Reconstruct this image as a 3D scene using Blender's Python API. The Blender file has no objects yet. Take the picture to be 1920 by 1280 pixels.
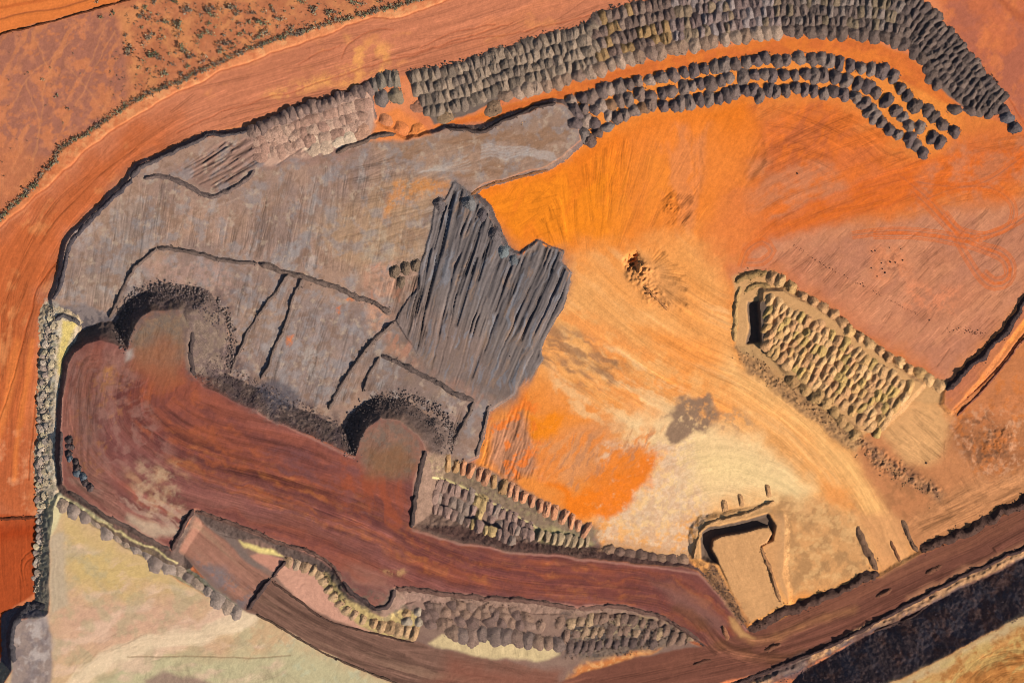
import bpy, math, random, time
import numpy as np
T0 = time.time()
random.seed(4)
rng = np.random.RandomState(11)
f4 = np.float32
scene = bpy.context.scene

# ------------------------------------------------------------------ camera, sky, sun, exposure
CAM_H, REF_Z, MPP = 2400.0, 4.0, 1.0 / 3.0      # flying height, mean ground height, metres per photo pixel
cam_d = bpy.data.cameras.new("camera")
cam_d.sensor_width = 36.0
cam_d.lens = 36.0 * (CAM_H - REF_Z) / (1920 * MPP)
cam_d.clip_start, cam_d.clip_end = 10.0, 60000.0
cam = bpy.data.objects.new("camera", cam_d)
scene.collection.objects.link(cam)
cam.location = (0, 0, CAM_H)
scene.camera = cam

SUN_AZ, SUN_EL = math.radians(-33.0), math.radians(35.0)   # towards the sun: right and a little below in the picture
world = bpy.data.worlds.new("World")
scene.world = world
world.use_nodes = True
wn = world.node_tree.nodes
bg = wn["Background"]
sky = wn.new("ShaderNodeTexSky")
sky.sky_type = 'NISHITA'
sky.sun_disc = False
sky.sun_elevation = SUN_EL
sky.sun_rotation = math.pi / 2 - SUN_AZ
sky.dust_density = 0.4
sky.ozone_density = 2.0
world.node_tree.links.new(sky.outputs[0], bg.inputs[0])
bg.inputs[1].default_value = 0.06
sun_d = bpy.data.lights.new("sun", 'SUN')
sun_d.energy = 4.6
sun_d.angle = math.radians(0.5)
sun_d.color = (1.0, 0.93, 0.82)
sun = bpy.data.objects.new("sun", sun_d)
scene.collection.objects.link(sun)
sun.location = (300, -200, 400)
sun.rotation_euler = (math.pi / 2 - SUN_EL, 0, math.pi / 2 + SUN_AZ)
scene.view_settings.view_transform = 'Standard'
scene.view_settings.look = 'None'
scene.view_settings.gamma = 1.0
scene.view_settings.use_curve_mapping = False
scene.view_settings.exposure = 0.62
scene.cycles.filter_width = 1.0
KLIT = np.array([1.48, 1.44, 1.42], f4)      # display value of flat sunlit ground divided by its albedo


def wx(px): return (px - 960.0) * MPP
def wy(py): return (640.0 - py) * MPP


def C(r, g, b):
    """ground colour as it looks in flat sunlight (0-255) -> albedo"""
    v = np.array([r, g, b], f4) / 255.0
    v = np.where(v <= 0.04045, v / 12.92, ((v + 0.055) / 1.055) ** 2.4)
    return np.clip(v / KLIT, 0.004, 0.85).astype(f4)


def P(s):
    a = np.array([[float(v) for v in q.split(',')] for q in s.split()], f4)
    return a


# ------------------------------------------------------------------ noise
TAB = rng.rand(24, 256, 256).astype(f4)


def vn(x, y, s=0):
    xf, yf = np.floor(x), np.floor(y)
    fx, fy = x - xf, y - yf
    xi, yi = xf.astype(np.int32) & 255, yf.astype(np.int32) & 255
    x1, y1 = (xi + 1) & 255, (yi + 1) & 255
    fx = fx * fx * (3 - 2 * fx)
    fy = fy * fy * (3 - 2 * fy)
    t = TAB[s % 24]
    a = t[yi, xi]; b = t[yi, x1]; c = t[y1, xi]; d = t[y1, x1]
    a = a + (b - a) * fx
    c = c + (d - c) * fx
    return a + (c - a) * fy


def fbm(x, y, o=4, s=0, g=0.5):
    r, a, n = 0, 1.0, 0.0
    for k in range(o):
        r = r + a * (vn(x, y, s + k * 5) * 2 - 1)
        n += a
        a *= g
        x, y = x * 1.62 - y * 1.18 + 17.3, x * 1.18 + y * 1.62 + 5.7
    return r / n * 1.5


def fbs(x, y, o=3, s=0, g=0.55):
    """fbm that keeps its axes (for streaks)"""
    r, a, n = 0, 1.0, 0.0
    for k in range(o):
        r = r + a * (vn(x, y, s + k * 5) * 2 - 1)
        n += a
        a *= g
        x, y = x * 2.03 + 31.7, y * 2.03 + 11.9
    return r / n * 1.5


def sst(a, b, x):
    t = np.clip((x - a) / (b - a), 0, 1)
    return t * t * (3 - 2 * t)


# ------------------------------------------------------------------ the ground grid (photo pixels as plan units)
STEP = 1.62


def axis(lo, hi):
    core = np.arange(lo, hi, STEP)
    pre, post, d = [], [], STEP
    a, b = core[0], core[-1]
    while d < 4000:
        d *= 1.5
        a -= d; b += d
        pre.append(a); post.append(b)
    return np.concatenate([pre[::-1], core, post]).astype(f4)


XS, YS = axis(-70, 1990), axis(-60, 1340)
NX, NY = len(XS), len(YS)
X, Y = np.meshgrid(XS, YS)
W1 = fbm(X / 34, Y / 34, 5, 1)
W2 = fbm(X / 34 + 50, Y / 34 + 9, 5, 2)
HT = np.zeros((NY, NX), f4)
ALB = np.zeros((NY, NX, 3), f4)
ZONES = ['ground', 'perimeter_track', 'dump_terrace', 'clay_floor', 'haul_road', 'tip_road', 'spoil_flat', 'access_road',
         'embankment', 'gravel_plain', 'dirt_track', 'high_dump', 'sand_floor']
ZID = np.zeros((NY, NX), np.int8)


def win(pts, pad):
    x0, y0 = pts.min(0) - pad
    x1, y1 = pts.max(0) + pad
    return (slice(max(0, np.searchsorted(YS, y0) - 1), np.searchsorted(YS, y1) + 1),
            slice(max(0, np.searchsorted(XS, x0) - 1), np.searchsorted(XS, x1) + 1))


def sdf(pts, sl, wp=0.0):
    x, y = X[sl], Y[sl]
    if wp:
        x, y = x + W1[sl] * wp, y + W2[sl] * wp
    d2 = np.full(x.shape, 1e12, f4)
    ins = np.zeros(x.shape, bool)
    n = len(pts)
    for i in range(n):
        ax, ay = pts[i]
        bx, by = pts[(i + 1) % n]
        ex, ey = bx - ax, by - ay
        px, py = x - ax, y - ay
        t = np.clip((px * ex + py * ey) / (ex * ex + ey * ey + 1e-9), 0, 1)
        qx, qy = px - ex * t, py - ey * t
        np.minimum(d2, qx * qx + qy * qy, out=d2)
        if ay != by:
            c = ((ay > y) != (by > y)) & (px < ex * py / (by - ay))
            ins ^= c
    d = np.sqrt(d2)
    return np.where(ins, -d, d)


def lined(pts, sl, wp=0.0):
    """distance to a polyline, signed side, length along"""
    x, y = X[sl], Y[sl]
    if wp:
        x, y = x + W1[sl] * wp, y + W2[sl] * wp
    best = np.full(x.shape, 1e12, f4)
    u = np.zeros(x.shape, f4); v = np.zeros(x.shape, f4)
    acc = 0.0
    for i in range(len(pts) - 1):
        ax, ay = pts[i]; bx, by = pts[i + 1]
        ex, ey = bx - ax, by - ay
        L = math.hypot(ex, ey)
        px, py = x - ax, y - ay
        t = np.clip((px * ex + py * ey) / (L * L + 1e-9), 0, 1)
        qx, qy = px - ex * t, py - ey * t
        d = qx * qx + qy * qy
        m = d < best
        best = np.where(m, d, best)
        sg = np.where(ex * py - ey * px >= 0, 1, -1)
        u = np.where(m, np.sqrt(d) * sg, u)
        v = np.where(m, acc + t * L, v)
        acc += L
    return np.sqrt(best), u.astype(f4), v.astype(f4)


def smooth_line(pts, step=8.0):
    """Catmull-Rom through the points"""
    p = np.vstack([2 * pts[0] - pts[1], pts, 2 * pts[-1] - pts[-2]])
    out = []
    for i in range(1, len(p) - 2):
        n = max(1, int(np.hypot(*(p[i + 1] - p[i])) / step))
        for k in range(n):
            t = k / n
            out.append(0.5 * ((2 * p[i]) + (-p[i - 1] + p[i + 1]) * t + (2 * p[i - 1] - 5 * p[i] + 4 * p[i + 1] - p[i + 2]) * t * t
                              + (-p[i - 1] + 3 * p[i] - 3 * p[i + 1] + p[i + 2]) * t ** 3))
    out.append(pts[-1])
    return np.array(out, f4)


def paint(pts, col, soft=5.0, wp=6.0, alpha=1.0, mott=None, zone=None):
    """lay a colour over a polygon; mott = (scale, threshold, softness, seed) breaks it into patches"""
    if isinstance(pts, str): pts = P(pts)
    sl = win(pts, soft + wp * 1.5 + 4)
    d = sdf(pts, sl, wp)
    a = sst(soft, -soft, d) * alpha
    if mott:
        sc, th, sf, sd = mott
        a = a * sst(th - sf, th + sf, fbm(X[sl] / sc, Y[sl] / sc, 5, sd, 0.6))
    a = a[..., None]
    ALB[sl] = ALB[sl] * (1 - a) + col * a
    if zone is not None:
        z = ZID[sl]
        z[d < 0] = ZONES.index(zone)


def stroke(pts, w, col, alpha=1.0, soft=1.5, wp=0.0, h=0.0, zone=None, smooth=False):
    """a painted (and, with h, raised or cut) line"""
    if isinstance(pts, str): pts = P(pts)
    if smooth: pts = smooth_line(pts)
    for k in range(0, len(pts) - 1, 6):
        q = pts[k:k + 7]
        sl = win(q, w + soft + wp * 1.5 + 3)
        d, u, v = lined(q, sl, wp)
        a = sst(w / 2 + soft, w / 2 - soft, d)
        a3 = (a * alpha)[..., None]
        ALB[sl] = ALB[sl] * (1 - a3) + col * a3
        if zone is not None:
            z = ZID[sl]; z[d < w / 2] = ZONES.index(zone)
    if h:
        for k in range(0, len(pts) - 1, 12):
            q = pts[k:k + 13]
            sl = win(q, w + soft + 3)
            d, u, v = lined(q, sl, wp)
            Lq = np.hypot(*np.diff(q, axis=0).T).sum()
            inside = (v > 0.01) & (v < Lq - 0.01)
            HT[sl] += np.where(inside, h * np.clip(1 - d / (w / 2), 0, 1), 0)


def raise_(pts, h, slope=0.75, wp=4.0, col=None, zone=None, rough=0.35):
    """a flat-topped fill of height h (metres, or a function of x, y) with tipped side slopes"""
    if isinstance(pts, str): pts = P(pts)
    hm = float(h(pts[:, 0], pts[:, 1]).max()) if callable(h) else h
    pad = hm / slope * 3 + 12
    sl = win(pts, pad)
    d = sdf(pts, sl, wp)
    x, y = X[sl], Y[sl]
    hh = h(x, y) if callable(h) else h
    z = hh - np.maximum(d, 0) * MPP * slope
    z = z + np.where(d > 0, rough * fbm(x / 5, y / 5, 3, 6) * np.clip(d / 8, 0, 1), 0)
    up = (z > HT[sl])
    HT[sl] = np.maximum(HT[sl], z)
    out = up & (d > 0.5)
    if col is not None:
        a = (out * sst(-0.5, 2.0, d))[..., None]
        ALB[sl] = ALB[sl] * (1 - a) + col * a
    zz = ZID[sl]
    zz[out] = ZONES.index('embankment')
    if zone is not None:
        zz[up & (d <= 0.5)] = ZONES.index(zone)


def coords(mode, sl, wob=5.0):
    x, y = X[sl] + W1[sl] * wob, Y[sl] + W2[sl] * wob
    if mode[0] == 'dir':                       # streaks along this heading (degrees, picture axes, y down)
        a = math.radians(mode[1]); c, s = math.cos(a), math.sin(a)
        return -x * s + y * c, x * c + y * s
    cx, cy = mode[1], mode[2]
    r = np.hypot(x - cx, y - cy); th = np.arctan2(y - cy, x - cx)
    if mode[0] == 'polar':
        return th * mode[3], r
    return r, th * mode[3]                     # 'ring'


def grain(pts, mode, amp=0.12, wu=3.0, wl=50.0, h=0.0, soft=14.0, seed=3, wob=5.0, tint=None):
    """directional wear: scraped, driven or ripped ground"""
    if isinstance(pts, str): pts = P(pts)
    sl = win(pts, soft + 4)
    if mode[0] == 'path':
        _, u, v = lined(mode[1], sl, wob)
    else:
        u, v = coords(mode, sl, wob)
    m = sst(soft, -soft, sdf(pts, sl, 4.0))
    g = fbs(u / wu, v / wl, 3, seed)
    g2 = fbs(u / (wu * 5) + 9, v / (wl * 2.2), 3, seed + 4)
    ALB[sl] *= np.clip(1 + 0.62 * amp * (0.75 * g + 0.7 * g2) * m, 0.3, 1.9)[..., None]
    if tint is not None:
        a = (np.clip(g2 * 0.9 + g * 0.35, 0, 1) * m)[..., None] * 0.8
        ALB[sl] = ALB[sl] * (1 - a) + tint * a
    if h:
        HT[sl] += 0.6 * h * g * m


def mottle(pts, col, scale, th, sf, seed, alpha=0.7, soft=12, stretch=None, along=None, ratio=4.0):
    if isinstance(pts, str): pts = P(pts)
    sl = win(pts, soft + 4)
    m = sst(soft, -soft, sdf(pts, sl, 6.0))
    if along is not None:
        _, u, v = lined(along, sl, 8)
        n = fbs(u / scale, v / (scale * ratio), 4, seed) * 0.75 + fbm(X[sl] / scale, Y[sl] / scale, 4, seed + 2, 0.6) * 0.4
    elif stretch:
        u, v = coords(('dir', stretch[0]), sl, 8)
        n = fbs(u / scale, v / (scale * stretch[1]), 4, seed)
    else:
        n = fbm(X[sl] / scale, Y[sl] / scale, 5, seed, 0.6)
    a = (m * sst(th - sf, th + sf, n) * alpha)[..., None]
    ALB[sl] = ALB[sl] * (1 - a) + col * a


def zat(px, py):
    px = np.asarray(px, f4); py = np.asarray(py, f4)
    j = np.clip(np.searchsorted(XS, px) - 1, 0, NX - 2); i = np.clip(np.searchsorted(YS, py) - 1, 0, NY - 2)
    fx = (px - XS[j]) / (XS[j + 1] - XS[j]); fy = (py - YS[i]) / (YS[i + 1] - YS[i])
    return ((HT[i, j] * (1 - fx) + HT[i, j + 1] * fx) * (1 - fy) + (HT[i + 1, j] * (1 - fx) + HT[i + 1, j + 1] * fx) * fy)


def rut(pts, w, f, alpha, h=0.0, wp=0.0):
    """a thin driven or scraped line: scales the ground colour by f and cuts it by h"""
    for k in range(0, len(pts) - 1, 5):
        q = pts[k:k + 6]
        sl = win(q, w + 3)
        d, u, v = lined(q, sl, wp)
        m = sst(w / 2 + 1.0, w / 2 - 0.6, d) * alpha
        if k == 0: m = m * sst(0, 8, v)
        L = np.hypot(*np.diff(q, axis=0).T).sum()
        inside = (v > 0.01) & ((v < L - 0.01) | (k + 6 >= len(pts)))
        m = np.where(inside, m, 0)
        ALB[sl] *= (1 + (f - 1) * m)[..., None]
        if h: HT[sl] += h * m


TR = np.random.RandomState(77)


def tracks(poly, n, mode, L=(40, 130), w=1.5, h=-0.10, alpha=0.75, pair=3.6, wob=0.10, darks=0.6, f=(0.66, 1.22)):
    """many separate wheel and blade marks that follow a heading, a centre or a path"""
    if isinstance(poly, str): poly = P(poly)
    lo, hi = poly.min(0), poly.max(0)
    sl = win(poly, 4)
    ins = sdf(poly, sl, 3.0) < -2
    xs, ys = XS[sl[1]], YS[sl[0]]

    def inside(x, y):
        i, j = np.searchsorted(ys, y) - 1, np.searchsorted(xs, x) - 1
        return 0 <= i < ins.shape[0] and 0 <= j < ins.shape[1] and ins[i, j]
    if mode[0] == 'path':
        line = smooth_line(mode[1], 6.0)
        tg = np.gradient(line, axis=0)
        la = np.arctan2(tg[:, 1], tg[:, 0])
    done, tries = 0, 0
    while done < n and tries < n * 12:
        tries += 1
        x, y = lo + TR.rand(2) * (hi - lo)
        if not inside(x, y): continue
        ln = TR.uniform(*L); ph, wl = TR.rand() * 6.28, TR.uniform(40, 110)
        bend = TR.randn() * wob
        pts = []
        a_off = TR.randn() * wob * 0.6
        s = 0.0
        while s < ln and inside(x, y):
            pts.append((x, y))
            if mode[0] == 'dir': a = math.radians(mode[1])
            elif mode[0] == 'polar': a = math.atan2(y - mode[2], x - mode[1])
            elif mode[0] == 'ring': a = math.atan2(y - mode[2], x - mode[1]) + math.pi / 2
            else: a = la[int(np.argmin((line[:, 0] - x) ** 2 + (line[:, 1] - y) ** 2))]
            a += a_off + bend * math.sin(s / wl * 2 + ph)
            x += 6 * math.cos(a); y += 6 * math.sin(a); s += 6
        if len(pts) < 3: continue
        done += 1
        q = np.array(pts, f4)
        dark = TR.rand() < darks
        ff = (f[0] if dark else f[1]) * TR.uniform(0.93, 1.07)
        hh = h * TR.uniform(0.4, 1.3) if dark else 0
        ww = w * TR.uniform(0.8, 1.5)
        rut(q, ww, ff, alpha * TR.uniform(0.4, 1.0), hh)
        if pair and TR.rand() < 0.6:
            d = q[-1] - q[0]; d /= np.hypot(*d) + 1e-6
            rut(q + np.array([-d[1], d[0]], f4) * pair, ww, ff, alpha * TR.uniform(0.4, 1.0), hh)
# ================================================================== THE LAND
ALB[:] = C(222, 126, 80)
HT += 0.5 * fbm(X / 160, Y / 160, 4, 7)
FULL = P("-300,-300 2250,-300 2250,1600 -300,1600")
mottle(FULL, C(234, 146, 96), 120, 0.15, 0.5, 3, 0.7)
mottle(FULL, C(202, 106, 62), 90, 0.2, 0.5, 8, 0.55)

# --- plain in the upper left corner, its scrub, and the dirt track
SCRUB = P("-60,452 0,405 44,366 70,336 101,302 107,285 134,265 158,250 188,232 215,213 235,198 269,180 302,165 336,153 366,136 390,126 417,116 447,99 480,87 530,69 567,59 601,47 648,35 682,25 715,17 749,8 790,-4 860,-30")
BANK = P("-60,480 0,425 60,375 110,330 161,282 201,250 235,232 269,209 336,171 386,151 416,133 480,112 547,86 624,63 648,48 698,34 732,36 769,28 816,9 843,0 900,-30")
plain = np.vstack([SCRUB, P("860,-400 -400,-400 -400,452")])
paint(plain, C(192, 116, 78), 3, 3, zone='gravel_plain')
flat = P("-300,90 0,62 90,38 170,18 215,30 232,70 240,110 243,150 232,185 214,208 158,246 107,282 70,334 0,400 -300,600")
paint(flat, C(172, 108, 85), 10, 8)
paint("-60,290 30,270 90,300 70,340 0,405 -60,450", C(200, 118, 76), 26, 14, 0.8)
mottle(flat, C(210, 126, 82), 30, 0.42, 0.16, 5, 0.85)
mottle(flat, C(212, 130, 84), 18, 0.5, 0.2, 9, 0.75, stretch=(-62, 4.0))
mottle(flat, C(206, 122, 78), 9, 0.55, 0.2, 11, 0.7)
grain(flat, ('dir', -68), 0.10, 2.4, 80, seed=4, wob=12)
for q in ("120,120 160,165 205,215", "215,60 185,110 160,160 140,200", "50,150 70,240 60,330", "100,110 80,180 62,300", "200,40 150,150", "60,60 95,140", "20,200 60,140 130,80"):
    stroke(q, 2.2, C(222, 142, 92), 0.5, 1.5, 5, smooth=True)
mottle(plain, C(216, 134, 90), 16, 0.4, 0.3, 12, 0.5)
scrubpoly = P("215,20 330,-40 820,-40 740,6 640,32 530,64 440,98 360,134 290,166 240,190 246,150 240,90")
mottle(scrubpoly, C(190, 110, 70), 9, 0.4, 0.25, 14, 0.5)
mottle(scrubpoly, C(160, 104, 74), 4.5, 0.6, 0.25, 15, 0.3)
mottle(scrubpoly, C(228, 150, 92), 26, 0.2, 0.35, 16, 0.6)
track = P("-400,130 0,64 10,60 90,38 170,16 245,-2 400,-40 400,-300 -400,-300")
paint(track, C(228, 124, 60), 2, 2, zone='dirt_track')
grain(track, ('path', P("-400,110 0,34 90,18 245,-20 400,-55")), 0.16, 2.2, 120, seed=6, wob=2)
stroke("-60,48 0,33 60,22 110,14 150,2 190,-10", 3.0, C(160, 84, 50), 0.7, 1.5, 2, h=-0.3)
stroke("-60,20 0,12 60,4 110,-6", 6, C(196, 96, 46), 0.7, 3, 3)

# --- the bank under the scrub line and the wide perimeter track
bankpoly = np.vstack([SCRUB, BANK[::-1]])
paint(bankpoly, C(230, 142, 92), 2, 2, zone='perimeter_track')
mottle(bankpoly, C(240, 166, 110), 13, 0.2, 0.3, 17, 0.8)
mottle(bankpoly, C(204, 112, 70), 9, 0.25, 0.3, 18, 0.7)
HT[win(bankpoly, 30)] += 0.9 * sst(3, -5, sdf(bankpoly, win(bankpoly, 30), 2))
PTRK = P("1160,-60 1040,-5 900,50 700,110 560,152 430,195 330,240 230,310 130,410 75,500 40,600 22,700 8,800 0,1000 -5,1400")
perim = np.vstack([BANK, P("1240,-30 1229,2 1128,25 1104,47 1027,67 933,97 850,121 765,138 690,165 547,208 390,249 289,300 228,353 148,430 111,527 92,580 86,680 74,850 66,1110 20,1140 5,1400 -200,1400 -200,560")])
paint(perim, C(206, 124, 88), 2, 2, zone='perimeter_track')
paint(P("-200,600 0,425 110,335 260,235 330,240 289,300 228,353 148,430 111,527 92,580 86,680 74,850 66,970 -200,972"), C(200, 102, 54), 60, 20)
grain(perim, ('path', PTRK), 0.16, 2.6, 150, h=0.10, seed=8, wob=2.5)
grain(perim, ('path', PTRK), 0.10, 12, 240, seed=2, wob=9, tint=C(222, 132, 84))
tracks(perim, 330, ('path', PTRK), (40, 260), 1.3, -0.12, 0.8)
mottle(perim, C(232, 146, 88), 30, 0.55, 0.25, 4, 0.6, along=PTRK, ratio=3)
mottle(P("560,170 620,130 660,100 650,70 740,90 720,150"), C(244, 164, 92), 24, 0.0, 0.4, 4, 0.8)
mottle(P("490,175 590,140 650,130 640,150 520,185"), C(246, 166, 96), 14, 0.05, 0.4, 6, 0.8)
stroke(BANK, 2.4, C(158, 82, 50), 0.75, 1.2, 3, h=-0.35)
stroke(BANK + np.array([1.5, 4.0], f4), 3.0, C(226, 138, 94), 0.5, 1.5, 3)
lower_l = P("-200,965 72,965 66,1110 20,1140 5,1400 -200,1400")
paint(lower_l, C(180, 78, 36), 3, 3)
paint(P("-200,975 72,975 70,1010 -200,1030"), C(170, 60, 18), 12, 6, 0.7)
grain(lower_l, ('dir', 84), 0.18, 3, 90, h=0.08, seed=9, wob=5)
tracks(lower_l, 60, ('dir', 86), (30, 160), 1.8, -0.15, 0.8)
paint("-200,800 78,800 70,965 -200,965", C(192, 98, 56), 40, 20, 0.8)
grain("-200,790 78,790 70,965 -200,965", ('dir', 25), 0.14, 3, 40, seed=10, wob=14)
mottle("-20,800 76,800 70,965 -20,965", C(226, 146, 100), 22, 0.35, 0.3, 9, 0.7)
for q in ("111,484 87,511 67,548 54,598 34,665 13,739 -8,800", "92,560 78,640 66,740 58,820 52,900", "40,1090 36,1060 46,1040 66,1030", "48,1098 42,1068 52,1050 66,1044"):
    stroke(q, 3.2, C(160, 70, 30), 0.6, 1.6, 2, h=-0.45, smooth=True)
stroke("30,640 10,760 -10,830", 14, C(240, 134, 66), 0.6, 6, 4)
stroke("60,640 36,790 24,900", 10, C(246, 138, 64), 0.55, 6, 4)
for q in ("330,250 430,205 560,165 700,122 765,105 900,68 960,62 1128,20", "745,105 800,92 870,70 960,40", "640,110 660,80 690,60 740,55", "560,120 590,100 640,86", "790,88 850,60 930,44"):
    stroke(q, 2.4, C(178, 92, 58), 0.55, 1.3, 4, h=-0.3, smooth=True)

# --- the ground to the right of the dumps
right_top = P("1740,-60 1776,48 1815,92 1862,150 1890,180 1925,260 2300,500 2300,-300 1740,-300")
paint(right_top, C(206, 112, 72), 12, 6, zone='ground')
mottle(right_top, C(176, 102, 80), 40, 0.1, 0.4, 6, 0.7)
mottle(right_top, C(228, 128, 74), 24, 0.3, 0.35, 7, 0.7)
stroke("1860,-8 1900,18 1960,60", 12, C(170, 84, 52), 0.6, 6, 5)
stroke("1725,-5 1776,50 1815,92 1862,150 1895,185 1930,245", 2.6, C(190, 88, 44), 0.7, 1.5, 2, h=0.3)

# ------------------------------------------------------------------ the orange clay floor in the middle and right
floor = P("812,236 915,208 1000,180 1130,140 1246,106 1363,84 1520,66 1640,76 1736,126 1800,205 1850,220 1885,232 1960,300 2300,500 2300,1000 1960,930 1843,985 1725,1035 1660,1075 1507,1137 1407,1184 1356,1125 1309,1072 1229,1058 1094,1045 1020,1000 960,930 890,870 910,770 960,740 1010,670 1060,560 1069,511 1050,470 1000,453 960,474 930,430 890,370 900,352 1000,322 1050,300 1090,270 1070,210")
paint(floor, C(240, 142, 62), 3, 4, zone='clay_floor')
# between the dumps
paint(P("812,236 915,208 1000,180 1130,140 1246,106 1363,84 1520,66 1640,76 1736,126 1800,205 1690,150 1600,115 1430,100 1240,138 1090,178 960,215 840,240"), C(218, 112, 52), 6, 5, 1)
grain(P("812,236 1000,178 1246,104 1520,66 1640,76 1800,205 1690,150 1430,100 1090,178 840,240"), ('path', P("812,240 1000,192 1246,122 1430,86 1560,85 1680,120 1790,215")), 0.16, 2.6, 60, h=0.08, seed=5)
mottle(P("812,236 1000,178 1246,104 1520,66 1640,76 1800,205 1690,150 1430,100 1090,178 840,240"), C(236, 128, 52), 26, 0.1, 0.4, 8, 0.8)
# the right-hand deep orange
paint("1390,190 1560,190 1640,230 1720,300 1790,262 1812,215 1960,240 1960,330 1900,380 1700,410 1560,420 1440,480 1380,540 1330,520 1300,420 1330,300", C(218, 112, 56), 50, 20)
ARCR = P("1290,215 1400,205 1500,215 1590,250 1660,300 1750,320 1850,300 1960,270")
SWATH = P("1330,580 1365,545 1400,500 1450,455 1520,415 1600,380 1680,350 1760,325 1860,310 1960,290")
RIGHT = P("1380,190 1560,190 1640,230 1720,300 1800,262 1960,240 1960,360 1700,412 1560,420 1440,480 1380,540 1330,520 1300,420 1330,300")
mottle(RIGHT, C(232, 116, 44), 26, 0.0, 0.4, 3, 0.75, along=SWATH, ratio=4)
mottle("1400,300 1560,300 1600,370 1460,420 1400,400", C(206, 128, 88), 24, -0.1, 0.4, 11, 0.8, along=SWATH, ratio=4)
mottle("1310,190 1560,190 1560,300 1420,330 1360,420 1310,400", C(196, 100, 56), 12, 0.25, 0.25, 9, 0.6, stretch=(-58, 4))
for k in range(16):
    o = (k - 8) * 3.2
    q = smooth_line(SWATH + np.array([o * 0.6, o], f4), 14)
    stroke(q, 5, C(232, 110, 34) if k % 3 else C(214, 100, 44), 0.5, 4, 8)
tracks(RIGHT, 170, ('path', SWATH), (40, 190), 1.5, -0.08, 0.6)
tracks("1380,195 1600,195 1700,300 1560,330 1420,300", 70, ('path', ARCR), (30, 130), 1.5, -0.08, 0.6)
tracks("1290,215 1330,215 1325,330 1300,380 1285,330", 22, ('dir', 88), (40, 130), 2.2, -0.10, 0.8, darks=1)
tracks("1350,240 1430,240 1440,330 1360,400 1340,330", 40, ('dir', -58), (30, 90), 3.0, -0.05, 0.7, darks=0.8)
# the yellow-orange wash
paint("880,368 905,350 1000,322 1052,298 1110,262 1190,226 1290,200 1400,185 1420,230 1360,330 1345,420 1270,470 1180,480 1110,500 1069,500 1050,468 1000,450 960,474 927,430", C(243, 126, 34), 26, 10)
paint("890,368 1000,330 1060,310 1230,300 1280,330 1190,470 1060,480 1000,450 960,470", C(250, 140, 28), 36, 16, 0.75)
paint("1280,380 1390,330 1420,250 1410,210 1350,260 1290,300", C(246, 130, 46), 30, 12, 0.9)
paint("1330,420 1420,340 1440,430 1370,540 1330,560 1300,470", C(230, 124, 66), 30, 12, 0.6)
mottle("880,368 1050,298 1190,226 1400,185 1360,330 1270,470 1069,500 960,474", C(240, 122, 32), 30, 0.2, 0.35, 13, 0.55, stretch=(-70, 2.5))
tracks("960,480 1000,420 1060,330 1130,270 1290,215 1330,400 1290,470 1180,490 1060,490", 150, ('polar', 1110, 640), (40, 150), 1.4, -0.14, 0.8)
tracks("890,368 1040,310 1060,440 1000,450 960,470", 40, ('dir', -20), (20, 60), 1.5, -0.10, 0.6, wob=0.4)
grain("880,368 1050,298 1190,226 1400,185 1360,400 1300,470 1069,500 960,474", ('polar', 1120, 640, 330), 0.08, 2.4, 60, h=0.06, seed=6, wob=4)
mottle("1200,240 1330,230 1310,440 1180,470", C(222, 136, 92), 34, 0.12, 0.3, 5, 0.7, stretch=(95, 3))
paint("1180,250 1290,212 1380,260 1410,330 1400,440 1365,580 1345,640 1260,600 1150,480 1170,350", C(244, 140, 64), 60, 24, 0.5)
# pale sandy fan with its driven swathes
paint("1060,490 1180,480 1290,440 1360,500 1372,640 1500,730 1620,830 1700,900 1760,960 1700,1050 1420,1170 1330,1090 1229,1056 1130,1040 1100,985 1180,880 1150,760 1010,700 1030,610", C(246, 170, 98), 40, 18, zone='sand_floor')
SWEEP = P("1090,500 1170,570 1290,650 1400,700 1500,770 1580,850 1640,930 1690,1030 1720,1090")
SWEEP2 = P("1330,440 1330,560 1370,650 1440,720 1540,790 1610,880 1660,980 1700,1060")
sandp = P("1050,490 1280,440 1372,560 1372,640 1500,730 1620,830 1690,900 1730,1030 1660,1075 1560,1000 1480,900 1360,860 1180,870 1120,760 1010,690")
paint("1100,540 1250,630 1400,720 1500,800 1590,900 1660,1040 1700,1050 1690,960 1600,850 1480,750 1380,680 1260,610 1120,500", C(248, 184, 114), 24, 14, 0.85)
grain(sandp, ('path', SWEEP), 0.13, 2.6, 130, h=0.05, seed=4, wob=4, tint=C(246, 186, 122))
grain("1250,430 1440,430 1375,560 1380,650 1300,640 1240,520", ('path', SWEEP2), 0.14, 2.6, 90, h=0.06, seed=7, wob=6)
paint("1040,480 1180,470 1300,440 1350,560 1330,640 1240,610 1130,570", C(246, 154, 76), 50, 20, 0.75)
paint("1130,660 1230,640 1330,700 1380,760 1330,790 1230,740 1150,700", C(248, 150, 70), 34, 16, 0.8, (40, -0.1, 0.4, 5))
paint("1190,610 1330,640 1360,680 1290,690", C(248, 148, 66), 18, 10, 0.8)
mottle("1060,560 1260,680 1340,800 1180,850 1020,740", C(244, 150, 76), 22, 0.05, 0.35, 8, 0.75, along=SWEEP, ratio=5)
mottle("1060,600 1260,700 1330,800 1180,850 1020,740", C(246, 190, 130), 16, 0.2, 0.35, 6, 0.75, along=SWEEP, ratio=5)
mottle("1020,600 1130,640 1190,700 1110,740 1010,690", C(158, 112, 80), 15, -0.02, 0.35, 9, 0.75, stretch=(28, 4))
mottle("1110,680 1180,690 1140,700", C(146, 104, 70), 9, -0.2, 0.4, 3, 0.7, stretch=(20, 4))
tracks(sandp, 420, ('path', SWEEP), (60, 280), 1.2, -0.04, 0.8, f=(0.82, 1.18), wob=0.05, darks=0.45)
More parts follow.
